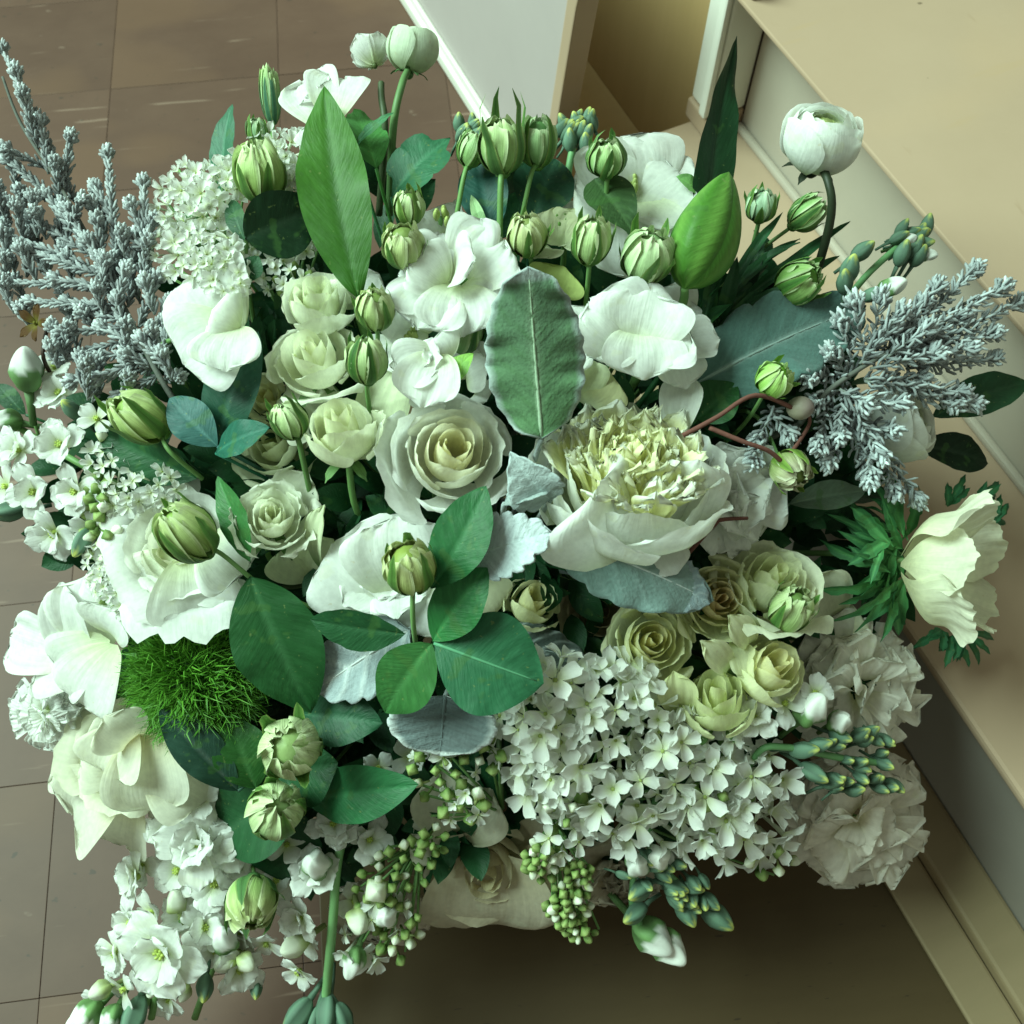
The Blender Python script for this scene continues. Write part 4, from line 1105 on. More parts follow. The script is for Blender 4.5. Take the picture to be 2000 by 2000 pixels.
bud('pale green bud with striped sepals left of the lily bud at upper centre', 1155, 470, 40, a=85, t=45, lift=.06, inner=c3(.42, .50, .18), tip=c3(.50, .56, .24), stem_pts=[(1150, 530, .04), (1140, 640, -.02)])
bud('ochre green bud left of the striped one at upper centre', 1030, 460, 40, a=100, t=40, lift=.045, inner=c3(.44, .44, .14), tip=c3(.52, .48, .2), sep=.4)
bud('large pale green bud touching the lily bud', 1265, 500, 53, a=80, t=35, lift=.06, inner=c3(.44, .54, .24), tip=c3(.54, .62, .32), sep=.6, el=1.0)
bud('green bud under the base of the lily leaf', 733, 605, 38, a=90, t=40, lift=.055, inner=c3(.44, .50, .14), tip=c3(.56, .58, .24), sep=.6)
bud('dark green striped bud between the cream roses and the freesia', 716, 704, 41, a=90, t=55, lift=.065, el=1.05, green=c3(.06, .18, .03), inner=c3(.30, .40, .12), sep=1.3, stem_pts=[(718, 770, .03), (730, 860, -.02)])
bud('small dark green bud left of the plump cream rose bud', 566, 822, 36, a=110, t=50, lift=.05, green=c3(.08, .20, .04), inner=c3(.3, .4, .12), stem_pts=[(590, 890, .03), (612, 1000, -.01), (615, 1080, -.03)], stem_r=.002, sep=1.2, tips=.5)
bud('bright green bud low among the dark foliage at upper right', 1560, 552, 43, a=30, t=40, lift=.04, inner=c3(.22, .42, .06), tip=c3(.30, .50, .10), green=c3(.10, .28, .05))
bud('green bud left of the tall ranunculus stem', 1577, 416, 33, a=40, t=60, lift=.05, inner=c3(.16, .32, .06), tip=c3(.2, .36, .08), el=1.1, green=c3(.08, .20, .05))
bud('small round pale bud beside the lily bud tip', 1487, 402, 31, a=90, t=45, lift=.05, inner=c3(.36, .52, .30), tip=c3(.50, .64, .44), el=.95, sep=.8, stem_pts=[(1478, 450, .03), (1450, 560, -.02)])
bud('bright lime bud on a reddish twig, in front of the large grey leaf', 1513, 742, 37, a=60, t=35, lift=.06, inner=c3(.32, .54, .06), tip=c3(.40, .60, .10), green=c3(.16, .36, .05), el=.9, sep=.4)
bud('green bud with a brownish cap on a reddish twig, right of the peony', 1545, 918, 40, a=-60, t=40, lift=.04, inner=c3(.34, .36, .10), tip=c3(.42, .32, .2), green=c3(.18, .32, .05), el=1.05, sep=.5)
bud('green bud tucked among the cream spray roses', 1545, 1190, 42, a=70, t=40, lift=.055, inner=c3(.34, .46, .12), tip=c3(.56, .62, .26), green=c3(.12, .30, .06), crinkle=.18)
bud('slender pointed green bud at upper left above the lilac', 528, 185, 20, a=92, t=70, lift=.05, el=2.6, inner=c3(.16, .34, .14), tip=c3(.36, .52, .14), green=c3(.07, .20, .11), stem_pts=[(532, 300, .04), (545, 450, -.02)], sep=1.2, tips=-.3)
bud('small round green bud left of the slender pointed one', 502, 256, 21, a=90, t=60, lift=.045, inner=c3(.22, .38, .18), tip=c3(.3, .46, .24), stem_pts=[(505, 330, .03), (520, 450, -.02)])
bud('tight green bud deep beside the rippled lisianthus', 905, 650, 40, a=60, t=30, lift=.02, green=c3(.06, .16, .04), inner=c3(.12, .24, .06), tip=c3(.2, .3, .1))

# ---------------- lily: leaf, bud, tall leaf
ly = thing('lily_leaf', 'broad bright green lily leaf standing upright at upper left of centre', 'leaf', Matrix.Translation(at(690, 570, .04)))
leaf(ly, (700, 585, .04), (632, 168, .095), 128, face=(110, 12), p=.92, q=.85, arch=.05, fold=.14, cb=c3(.036, .125, .014), ct=c3(.058, .18, .022), rib=c3(.028, .10, .01), veins=0, side=.02, nv=27)
stem(ly, [at(700, 590, .04), at(712, 650, .0), at(800, 850, -.06), VASE_TOP], .003)
lb = thing('lily_bud', 'fat ribbed bright green lily bud at upper right of centre', 'flower bud', frame(at(1380, 450, .07), at(1422, 338, .085) - at(1335, 565, .05)))
M = WM[lb.name]
Lb = (at(1422, 338, .085) - at(1335, 565, .05)).length * .5
for i in range(3):
    def fn(U, V, i=i):
        z = -1 + 2 * V
        r = np.clip(1 - np.abs(z) ** 2.0, 0, 1) ** .72 * (1 - .30 * z) * .50 + .012
        ph = U * 1.06
        r = r * (1 + .10 * np.exp(-(U / .22) ** 2) - .10 * np.abs(U) ** 3)
        C = mixc(c3(.06, .19, .025), c3(.14, .32, .055), np.exp(-((np.abs(U) - .5) / .28) ** 2))
        C = mixc(C, c3(.06, .19, .02), np.exp(-(U / .08) ** 2))
        return r * Lb * np.cos(ph), r * Lb * np.sin(ph), z * Lb, C
    b = MB(); b.grid(fn, 17, 19)
    put(b.mesh('tepal', M_LEAF), 'tepal', lb, M @ rotz(i * 2 * PI / 3 + 2.2))
stem(lb, [M @ Vector((0, 0, -Lb * .97)), at(1320, 620, .02), at(1200, 800, -.06), VASE_TOP], .003)
tl = thing('lily_leaf', 'tall dark pointed leaf behind the lily bud, crossing the white post', 'leaf', Matrix.Translation(at(1405, 470, .03)))
leaf(tl, (1385, 560, .02), (1440, 70, .10), 84, face=(40, 38), p=.75, q=.75, arch=-.02, fold=.2, side=.03, cb=c3(.008, .038, .012), ct=c3(.008, .04, .013), veins=0, nv=27)
stem(tl, [at(1385, 565, .02), at(1350, 640, -.02), at(1200, 850, -.08), VASE_TOP], .0025, DKGREEN * 2)

# ---------------- loose green leaves (each its own spray)
def lone_leaf(label, b, t, w, name='leaf', group='single green leaves', **k):
    th = thing(name, label, 'leaf', Matrix.Translation(at(*b)), group)
    leaf(th, b, t, w, **k)
    st = at(*b)
    stem(th, [st, st + (VASE_TOP - st) * .35 + Vector((0, 0, -.02)), VASE_TOP], .0013, k.get('cb', GREEN) * 1.5)
    return th
lone_leaf('dark blue green leaf rising behind the sweet pea', (428, 868, .02), (506, 645, .03), 118, face=(150, 15), cb=c3(.012, .062, .035), ct=c3(.012, .062, .035), p=.85, wave=.03)
lone_leaf('grey blue leaf left of the three leaf joint at left', (425, 872, .035), (330, 778, .045), 80, face=(120, 20), cb=c3(.03, .095, .085), ct=c3(.035, .11, .10))
lone_leaf('small teal leaf right of the three leaf joint at left', (422, 885, .035), (528, 835, .05), 68, face=(80, 20), cb=c3(.014, .10, .065), ct=c3(.016, .11, .07))
lone_leaf('narrow dusky leaf under the green tuft at lower left', (465, 1545, .04), (310, 1385, .05), 85, face=(60, 25), cb=c3(.018, .055, .035), ct=c3(.02, .06, .04), rib=c3(.07, .11, .09))
lone_leaf('small dark leaf between the green tuft and the stacked buds', (500, 1540, .03), (450, 1400, .02), 110, face=(80, 20), cb=c3(.018, .08, .015), ct=c3(.018, .08, .015))
lone_leaf('pointed dark leaf at upper left behind the ruffled lime bud', (440, 380, .01), (454, 203, .04), 62, face=(160, 30), cb=c3(.03, .11, .06), ct=c3(.03, .11, .06), p=.8)
lone_leaf('lobed dark green leaf at top left of the small buds', (765, 385, .03), (880, 270, .045), 110, face=(110, 30), cb=c3(.025, .12, .055), ct=c3(.025, .12, .055), scal=.35, sf=3)
lone_leaf('curled green leaf under the topmost ranunculus bud', (735, 330, .04), (690, 215, .05), 80, face=(60, 35), cb=c3(.05, .19, .04), ct=c3(.09, .28, .08), wave=.06)
lone_leaf('narrow green leaf crossing the topmost bud stem', (690, 290, .05), (770, 220, .065), 22, face=(90, 30), cb=c3(.04, .15, .06), ct=c3(.04, .15, .06))
lone_leaf('blue green leaf behind the long tipped bud at top centre', (965, 460, .02), (930, 300, .035), 95, face=(120, 25), cb=c3(.016, .07, .055), ct=c3(.02, .08, .06))
lone_leaf('dark leaf behind the smooth bud at top centre', (1040, 430, .02), (1085, 310, .03), 120, face=(80, 25), cb=c3(.014, .065, .032), ct=c3(.014, .065, .032))
lone_leaf('thin pale edged leaf left of the upright bud stem at top centre', (955, 480, .03), (920, 380, .035), 24, face=(120, 25), cb=c3(.16, .30, .12), ct=c3(.3, .44, .22))
lone_leaf('small dark leaf in the upper left lilac', (400, 440, .03), (345, 430, .04), 45, face=(90, 20), cb=c3(.05, .15, .03), ct=c3(.05, .15, .03))
lone_leaf('dark green leaf reaching out at the right edge', (1820, 815, -.01), (2010, 745, .02), 85, face=(120, 25), cb=c3(.016, .062, .024), ct=c3(.02, .075, .03))
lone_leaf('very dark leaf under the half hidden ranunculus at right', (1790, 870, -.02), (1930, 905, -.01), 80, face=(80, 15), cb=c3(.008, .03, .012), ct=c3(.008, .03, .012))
lone_leaf('round dark green leaf left of the reddish twig', (1360, 820, .015), (1440, 750, .025), 95, face=(110, 20), cb=c3(.012, .075, .016), ct=c3(.012, .075, .016), p=.8)
lone_leaf('grey green leaf under the brownish capped bud', (1540, 985, .0), (1690, 960, .01), 60, face=(80, 20), cb=c3(.09, .14, .09), ct=c3(.12, .17, .12))
lone_leaf('lime green ruffled leaf beside the lily bud tip', (1370, 380, .04), (1320, 345, .05), 40, face=(90, 30), cb=c3(.14, .34, .08), ct=c3(.2, .42, .14))

# dark narrow foliage at upper right
dk = thing('dark_foliage', 'tangle of dark narrow leaves between lily bud and tall ranunculus', 'foliage', Matrix.Translation(at(1460, 560, .0)))
r_ = random.Random(21)
for (bx, by, tx, ty, w) in [(1370, 640, 1560, 450, 26), (1385, 640, 1650, 448, 24), (1395, 650, 1600, 480, 28), (1380, 640, 1500, 520, 24), (1400, 650, 1540, 560, 26), (1420, 655, 1600, 590, 24), (1370, 650, 1450, 430, 30), (1400, 640, 1440, 500, 30), (1450, 620, 1490, 450, 36), (1470, 640, 1600, 540, 22), (1375, 620, 1400, 560, 26), (1480, 600, 1640, 500, 20), (1360, 660, 1420, 590, 34), (1400, 600, 1530, 420, 22), (1440, 640, 1580, 500, 20), (1405, 640, 1475, 600, 20), (1500, 600, 1625, 610, 28), (1430, 560, 1560, 470, 26)]:
    leaf(dk, (bx, by, r_.uniform(-.02, .01)), (tx, ty, r_.uniform(.0, .05)), w, face=(r_.uniform(60, 150), r_.uniform(15, 45)), cb=c3(.012, .055, .018) * r_.uniform(.6, 1.4), ct=c3(.02, .085, .03) * r_.uniform(.5, 1.6), fold=.4, curl=r_.uniform(-.1, .15), veins=0, nu=7, nv=14)
stem(dk, [at(1430, 640, -.01), at(1300, 800, -.08), VASE_TOP], .0025, DKGREEN * 2)

# ---------------- felted grey dusty miller leaves
def felt(label, b, t, w, **k):
    th = thing('dusty_miller_leaf', label, 'leaf', Matrix.Translation(at(*b)), 'grey felted leaves')
    d = dict(mat=M_FELT, scal=.12, sf=6, cb=SILVER * .8, ct=SILVER, wave=.035, wf=11, veins=7, vcol=SILVER * 1.25, vdepth=.02, nu=21, nv=33, name='blade', ribpart=SILVER * 1.25)
    d.update(k)
    leaf(th, b, t, w, **d)
    st = at(*b)
    stem(th, [st, st + (VASE_TOP - st) * .3 + Vector((0, 0, -.015)), VASE_TOP], .002, SILVER * .8, M_FELT)
    return th
felt('upright felted leaf with green face and silver rim, above the centre rose and peony', (1058, 855, .055), (1032, 522, .115), 176, face=(100, 12), p=.88, q=.48, cb=c3(.085, .175, .08), ct=c3(.10, .185, .105), rim=SILVER * .85, rib=c3(.30, .42, .28), ribpart=c3(.30, .42, .28), vcol=c3(.06, .14, .05), arch=-.06, fold=-.22, scal=.07, sf=8, wave=.06, wf=16)
felt('large dark blue grey leaf at right under the dark narrow foliage', (1350, 755, .01), (1690, 600, .035), 175, face=(100, 15), cb=c3(.075, .15, .13), ct=c3(.09, .17, .15), rib=c3(.28, .38, .35), ribpart=c3(.26, .36, .33), vcol=c3(.11, .20, .18), p=.8, q=.65, fold=.12)
felt('blue grey felted leaf hanging below the peony', (1090, 1050, .045), (1390, 1175, .05), 150, face=(70, 15), cb=c3(.16, .26, .235), ct=c3(.20, .29, .27), rib=c3(.3, .4, .38), vcol=c3(.27, .37, .35), p=.8, q=.6, fold=-.2, wave=.03, scal=.1)
felt('grey felted leaf tip drooping beside the brown hearted spray rose', (1280, 1120, .04), (1385, 1180, .055), 105, face=(90, 15), cb=c3(.22, .29, .31), ct=c3(.24, .31, .33), p=.7, fold=-.15)
felt('pale folded felted leaf with toothed end between centre rose and peony', (915, 1090, .055), (1078, 1040, .075), 115, face=(120, 15), cb=c3(.34, .41, .42), ct=c3(.50, .57, .58), p=.75, q=.55, scal=.16, sf=7, fold=.15)
felt('curled pale felted leaf hugging the right side of the centre rose', (1075, 975, .05), (1000, 900, .075), 100, face=(150, 35), cb=c3(.34, .42, .41), ct=c3(.42, .50, .49), p=.8, fold=.5, curl=.2)
felt('small curled felted leaf under the curled one beside the centre rose', (985, 985, .045), (1075, 960, .06), 60, face=(90, 40), cb=c3(.30, .37, .36), ct=c3(.34, .42, .40), fold=.5)
felt('pale silver felted leaf with raised white veins beneath the trefoil leaves', (800, 1230, .02), (615, 1350, .03), 150, face=(110, 12), cb=c3(.27, .33, .34), ct=c3(.30, .36, .37), rib=c3(.66, .72, .70), vcol=c3(.66, .72, .70), ribpart=c3(.66, .72, .70), vdepth=.04, veins=5, p=.8, q=.6)
felt('dark grey felted leaf with a white rolled rim above the lilac buds', (870, 1360, .035), (860, 1475, .05), 200, face=(90, 15), cb=c3(.12, .16, .16), ct=c3(.14, .18, .18), rim=c3(.55, .6, .58), p=.9, q=.45, fold=.1, scal=.05, rib=c3(.12, .16, .16), ribpart=c3(.13, .17, .17), vcol=c3(.14, .18, .18))
felt('grey felted leaf half hidden right of the white rimmed one', (870, 1390, .02), (970, 1420, .03), 80, face=(80, 15), cb=c3(.13, .18, .19), ct=c3(.16, .21, .22))
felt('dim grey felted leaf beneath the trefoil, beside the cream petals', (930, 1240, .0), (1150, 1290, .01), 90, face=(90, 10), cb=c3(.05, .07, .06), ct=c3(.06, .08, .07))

# ---------------- silver needle foliage
def needles(b, inv, p0, p1, n, nl, r_, col=c3(.36, .43, .43), bow=.0, spread=.9, tip=True, w=.0011):
    ax = (p1 - p0)
    L = ax.length; ax.normalize()
    a = Vector((1, 0, 0)) if abs(ax.x) < .8 else Vector((0, 1, 0))
    a = (a - ax * a.dot(ax)).normalized(); c_ = ax.cross(a)
    for i in range(n):
        s = (i + r_.random()) / n
        q = i * 2.4 + r_.uniform(-.3, .3)
        rad = a * math.cos(q) + c_ * math.sin(q)
        sp = spread * (1 - .65 * s ** 3) * r_.uniform(.75, 1.2)
        d = (ax * math.cos(sp) + rad * math.sin(sp)).normalized()
        o = p0 + ax * L * s
        l = nl * r_.uniform(.75, 1.2)
        up = rad * (l * .12)
        cv = Vector((r_.uniform(-1, 1), r_.uniform(-1, 1), r_.uniform(-1, 1))) * (l * .28 * bow)
        pts = [o, o + d * l * .5 + up * -.4 + cv, o + d * l * .9 + ax * l * .12, o + d * l + ax * l * .2 - cv * .3]
        k = r_.uniform(.65, 1.25) * (.62 + .5 * s)
        b.tube([inv @ p for p in pts], [w * .7, w, w * .95, w * .35], np.clip(col * k, 0, 1), 4)
def silver_spray(label, main, branches, seed, nl=.010, dens=1.0, col=c3(.36, .43, .43), w=.0011, spread=.9, bow=0.0):
    """main: pixel polyline of the woody stem; branches: (bx,by,tx,ty,lift)"""
    r_ = random.Random(seed)
    th = thing('silver_foliage', label, 'foliage', Matrix.Translation(at(*main[0])), 'silver needle foliage')
    inv = WM[th.name].inverted()
    stem(th, [at(*p) for p in main], (.0024, .0011), c3(.13, .14, .12), M_WOODY, 'woody_stem')
    for (bx, by, tx, ty, lf) in branches:
        p0, p1 = at(bx, by, lf - .008), at(tx, ty, lf + r_.uniform(-.006, .012))
        b = MB()
        b.tube([inv @ p0, inv @ ((p0 + p1) / 2), inv @ p1], [.0011, .0009, .0007], c3(.20, .23, .20), 5)
        n = int(max(14, (p1 - p0).length / .0011 * dens))
        needles(b, inv, p0, p1, n, nl, r_, col, w=w, spread=spread, bow=bow)
        # tuft at the tip
        needles(b, inv, p1 - (p1 - p0).normalized() * nl * .6, p1, int(34 * dens), nl * .9, r_, col * 1.25, spread=1.1, w=w * 1.2, bow=bow)
        put(b.mesh('needle_sprig', M_FELT), 'needle_sprig', th, WM[th.name])['kind'] = 'stuff'
    stem(th, [at(*main[0]), at(main[0][0] * .7 + 960 * .3, main[0][1] * .7 + 1090 * .3, -.05), VASE_TOP], .0024, c3(.13, .14, .12), M_WOODY)
    return th
LSP = [(150, 400, 4, 94, .05), (70, 270, 31, 140, .055), (75, 290, 44, 182, .06), (95, 340, 80, 236, .06), (125, 380, 138, 268, .06), (120, 400, 108, 318, .06), (90, 330, 12, 290, .055), (140, 420, 15, 310, .05),
       (228, 500, 210, 300, .055), (222, 430, 186, 366, .055), (290, 560, 279, 356, .05), (285, 470, 255, 400, .055), (275, 520, 300, 430, .05), (205, 520, 128, 410, .06), (180, 500, 15, 395, .05), (175, 520, 14, 460, .05), (200, 540, 55, 490, .055),
       (210, 560, 20, 552, .05), (220, 570, 108, 545, .055), (240, 600, 60, 590, .05), (240, 610, 130, 590, .05), (260, 640, 120, 650, .045), (270, 660, 150, 690, .04), (280, 690, 115, 700, .04), (290, 700, 190, 740, .04), (300, 720, 140, 745, .035), (310, 735, 230, 775, .03),
       (250, 600, 260, 500, .05), (270, 640, 310, 540, .045), (290, 680, 330, 590, .04), (235, 580, 170, 470, .055), (310, 720, 330, 650, .04), (200, 520, 190, 430, .055), (170, 480, 90, 380, .055), (300, 720, 250, 690, .04), (290, 690, 200, 640, .045), (260, 630, 170, 610, .05), (320, 740, 350, 735, .03), (240, 600, 210, 520, .05)]
r9 = random.Random(9)
def inpoly(x, y, P):
    ins = False
    for i in range(len(P)):
        (x1, y1), (x2, y2) = P[i], P[i - 1]
        if (y1 > y) != (y2 > y) and x < (x2 - x1) * (y - y1) / (y2 - y1) + x1: ins = not ins
    return ins
POLY = [(0, 400), (40, 350), (130, 420), (180, 420), (240, 440), (320, 480), (340, 730), (240, 790), (130, 740), (90, 650), (0, 560)]
while len(LSP) < 105:
    x, y = r9.uniform(0, 340), r9.uniform(350, 790)
    if inpoly(x, y, POLY):
        q = math.radians(r9.gauss(103, 16)); L_ = r9.uniform(45, 85)
        LSP.append((x, y + 25, x + L_ * math.cos(q), y + 25 - L_ * math.sin(q), r9.uniform(.03, .065)))
silver_spray('big upright spray of silver grey needle foliage at the left edge', [(345, 790, .02), (300, 715, .035), (235, 585, .045), (170, 460, .05), (110, 350, .055), (40, 240, .05), (5, 150, .05)], LSP, 31, nl=.0074, dens=1.1, col=c3(.38, .41, .41), w=.00118, spread=.66)
RSP = [(1735, 690, 1905, 525, .06), (1760, 680, 1960, 560, .06), (1780, 690, 1990, 590, .06), (1740, 690, 1830, 560, .06), (1720, 700, 1800, 590, .06), (1700, 700, 1720, 580, .06), (1690, 710, 1670, 590, .055), (1670, 730, 1640, 630, .05), (1660, 740, 1625, 690, .05), (1760, 690, 1880, 620, .065), (1780, 690, 1940, 650, .06), (1750, 700, 1900, 680, .065), (1770, 720, 1940, 700, .055), (1700, 690, 1760, 610, .065), (1680, 710, 1740, 640, .065), (1730, 700, 1810, 640, .07), (1700, 720, 1830, 690, .065), (1690, 740, 1800, 740, .06), (1690, 745, 1880, 765, .06), (1740, 750, 1905, 790, .055), (1780, 765, 1860, 790, .055),
       (1660, 750, 1590, 790, .04), (1650, 760, 1640, 850, .045), (1650, 770, 1700, 850, .05), (1655, 780, 1720, 890, .05), (1660, 820, 1690, 930, .045), (1690, 850, 1700, 935, .045), (1700, 830, 1740, 840, .05), (1740, 900, 1790, 975, .04), (1725, 880, 1745, 960, .04), (1620, 780, 1600, 870, .035), (1500, 790, 1540, 850, .03), (1490, 850, 1470, 900, .02), (1510, 800, 1480, 860, .025), (1640, 760, 1690, 790, .055), (1660, 770, 1760, 790, .055), (1670, 800, 1620, 900, .03), (1640, 730, 1580, 740, .04)]
silver_spray('curling silver grey needle foliage spreading to the right edge', [(1560, 830, .02), (1610, 770, .04), (1680, 720, .055), (1740, 685, .06), (1850, 610, .06), (1960, 560, .055)], RSP, 32, nl=.0100, dens=.75, col=c3(.42, .47, .47), w=.0012, spread=.95, bow=1.0)

# ---------------- reddish twigs with small pods
tw = thing('reddish_twig', 'thin reddish brown twigs with a small pod, right of the peony', 'twig', Matrix.Translation(at(1340, 850, .04)))
stem(tw, [at(1335, 850, .04), at(1400, 815, .05), at(1475, 772, .06), at(1555, 800, .055)], (.0019, .0016), REDST, M_WOODY, 'twig')
stem(tw, [at(1385, 835, .045), at(1450, 862, .05), at(1500, 880, .05), at(1530, 905, .045)], (.0018, .0016), REDST, M_WOODY, 'twig')
stem(tw, [at(1530, 905, .045), at(1580, 830, .04), at(1570, 800, .045)], (.0015, .0012), REDST, M_WOODY, 'twig')
stem(tw, [at(1335, 1090, .04), at(1395, 1025, .06), at(1410, 1015, .06), at(1460, 1012, .06)], (.0020, .0012), REDST * .8, M_WOODY, 'twig')
b = MB(); M = frame(at(1563, 797, .055), axis(0, 50)); s = 22 * mpp(1563, 797)
b.ball((0, 0, 0), (s, s, s * 1.15), c3(.36, .33, .24), 12, 8, tipcol=c3(.28, .22, .2))
put(b.mesh('pod', M_BUD), 'pod', tw, M)
stem(tw, [at(1335, 850, .04), at(1250, 950, -.05), VASE_TOP], .002, REDST, M_WOODY)
# dark red-brown calyx at the left edge
cx = flower(f_open, 'small dried ochre and brown calyx in the silver foliage at left edge', 72, 632, 42, a=180, t=20, lift=.055, name='dried_calyx', cat='calyx', n=5, cb=c3(.22, .20, .04), ct=c3(.12, .06, .02), wid=.6, th=(.9, .6, 0), heart=c3(.25, .25, .05), stem_pts=[(85, 700, .04), (120, 760, .0)], stem_r=.0015, scol=c3(.05, .03, .02), e=2)

# ---------------- lilacs
def lilac(label, ells, n, spx, root, seed, nb=0, bells=None, bump=.03, lift=.02, meshes=None, bpx=9, tw_=14):
    th = thing('lilac', label, 'flower', Matrix.Translation(at(*root)), 'white lilac heads')
    cluster(th, ells, n, meshes or FLORETS, spx, 'floret', seed, bump, lift, szj=.3, jit=38)
    if nb:
        cluster(th, bells or ells, nb, [BUD_G, BUD_G, BUD_W], bpx, 'bud', seed + 9, bump, lift, jit=40)
    twigs(th, root, (bells or []) + ells, tw_, seed + 3, lift - .002)
    stem(th, [at(*root), at(root[0] * .6 + 960 * .4, root[1] * .6 + 1090 * .4, -.08), VASE_TOP], .0022, c3(.10, .15, .06))
    return th
lilac('broad white lilac head with open four petalled florets at lower right of centre',
      [(1190, 1400, 130, 110), (1310, 1480, 150, 120), (1120, 1480, 120, 110), (1400, 1540, 120, 105), (1240, 1560, 150, 90), (1060, 1420, 90, 90), (1460, 1600, 80, 75), (1080, 1340, 60, 70), (1400, 1620, 90, 60), (1480, 1520, 60, 60)],
      140, 43, (1130, 1560, -.03), 41, bump=.03, lift=.025, nb=24, bells=[(1110, 1590, 70, 40), (1500, 1680, 60, 30), (1400, 1570, 80, 60)], tw_=24, bpx=12)
lilac('white lilac head at upper left beside the silver foliage, upper lobe', [(390, 385, 75, 65), (440, 350, 45, 45), (345, 420, 40, 35)], 46, 24, (440, 520, -.02), 42, lift=.035, bump=.03)
lilac('dense white lilac head at upper left just above the sweet pea', [(390, 500, 85, 58), (440, 540, 50, 50), (340, 480, 40, 40)], 60, 23, (470, 600, -.02), 43, lift=.04, bump=.03)
lilac('pale lilac head behind the ruffled lime bud', [(560, 300, 50, 40), (575, 350, 40, 40), (520, 280, 30, 25)], 34, 22, (570, 480, -.02), 44, lift=.03, bump=.02)
lilac('greenish white lilac low behind the dark leaf at upper left', [(520, 500, 60, 50), (580, 470, 50, 40), (480, 460, 30, 50), (560, 545, 50, 30)], 46, 20, (560, 620, -.03), 45, lift=.01, bump=.02, nb=22, bpx=9)
lilac('white lilac with pale green buds left of the wide open rose', [(250, 960, 70, 45), (310, 950, 40, 30), (210, 910, 40, 40)], 34, 21, (330, 1050, -.03), 46, lift=.02, bump=.02, nb=26, bells=[(190, 980, 28, 60), (200, 1040, 40, 25)], bpx=12)
lilac('thin white lilac spray beneath the wide open rose at left edge', [(215, 1140, 45, 60), (245, 1200, 40, 40), (190, 1090, 25, 30)], 44, 17, (330, 1180, -.03), 47, lift=.02, bump=.015, nb=16, bpx=9)
lilac('lilac with round white and green buds above the beige rose', [(860, 1500, 70, 45), (900, 1560, 60, 50)], 8, 22, (980, 1580, -.02), 48, lift=.03, bump=.015, nb=26, bpx=12, bells=[(860, 1510, 80, 55), (890, 1570, 70, 40), (950, 1470, 40, 40)])
lilac('lilac tip of green buds hanging at the bottom left of the beige rose', [(740, 1790, 50, 40), (700, 1850, 40, 40)], 7, 28, (820, 1640, -.02), 49, lift=.02, bump=.015, nb=46, bpx=10, bells=[(790, 1690, 60, 50), (745, 1740, 60, 60), (780, 1820, 45, 60), (840, 1640, 40, 30)], tw_=26)
lilac('lilac tip of small green buds hanging at the bottom right of the beige rose', [(1100, 1640, 40, 30)], 4, 26, (1080, 1600, .0), 50, lift=.03, bump=.015, nb=70, bpx=9, bells=[(1060, 1680, 38, 45), (1110, 1770, 45, 55), (1130, 1720, 30, 40), (1140, 1815, 30, 25)], tw_=26)
# ---------------- stocks (florets and bud tips placed one by one)
def stock(label, pts, florets, buds, lift=.03, stemr=.0026, col=STEMG, name='stock', n=4, group='white stocks'):
    th = thing(name, label, 'flower', Matrix.Translation(at(*pts[0])), group)
    stem(th, [at(*p) for p in pts], stemr, col)
    for (x, y, rp, a, t, lf) in florets:
        M, ax = place(x, y, lf, a, t, random.uniform(0, 6))
        R = rp * mpp(x, y, lf)
        r = random.Random(ns())
        fl = MB(); b = MB()
        b.ball((0, 0, R * .05), (R * .12, R * .12, R * .16), c3(.40, .52, .10), 8, 5)
        for i in range(6):
            q = i * 1.05; b.tube([(0, 0, 0), (R * .10 * math.cos(q), R * .10 * math.sin(q), R * .22)], [R * .02, R * .035], c3(.45, .55, .12), 5)
        ht = put(b.mesh('floret_heart', M_BUD), 'floret_heart', th, M)
        for l in range(3 if 75 < rp < 95 else 2 if rp > 50 else 1):
            k = (6 if rp > 95 else n) if l == 0 else 4
            for i in range(k):
                mb = petal_free(R * (1 - .25 * l) * r.uniform(.88, 1.08), R * r.uniform(.72, .95), (1.05 - .5 * l + r.uniform(-.25, .25), .4, r.uniform(-.2, .4)), c3(.62, .70, .36), WHITE, cup=r.uniform(-.1, .2), ruf=.07, fr=4, e=4.5, p=.6, seed=ns(), nu=11, nv=9)
                put(mb.mesh('petal', M_PETAL), 'petal', ht, M @ rotz(i * 2 * PI / k + l * .7 + r.uniform(-.2, .2)))
    for (x, y, rp, a, t, me) in buds:
        lf = lift
        M = frame(at(x, y, lf), axis(a, t), None, random.uniform(0, 6)) @ Matrix.Scale(rp * mpp(x, y, lf), 4)
        put(me, 'bud', th, M)
    return th
stock('white stock filling the left edge below the silver foliage', [(330, 1000, -.04), (200, 930, .0), (60, 850, .01), (-10, 800, .01)],
      [(120, 770, 60, 130, 30, .02), (40, 880, 60, 170, 30, .03), (120, 870, 62, 120, 15, .035), (190, 820, 45, 90, 25, .04), (70, 960, 62, 190, 20, .03), (150, 960, 60, 200, 20, .03), (110, 1040, 66, 230, 30, .02), (180, 1030, 50, 250, 25, .02), (15, 950, 50, 180, 30, .02), (110, 720, 50, 110, 40, .02)],
      [(10, 820, 22, 170, 60, BUD_SW), (140, 800, 16, 120, 40, BUD_S), (15, 1000, 18, 190, 60, BUD_S), (160, 1060, 18, 250, 60, BUD_S), (200, 850, 12, 60, 40, BUD_W)])
stock('white bud on a thin green stalk at the left edge', [(75, 850, .01), (60, 800, .03), (52, 760, .045)], [], [(52, 722, 31, 85, 70, BUD_SW)], lift=.05, name='stock', stemr=.0014)
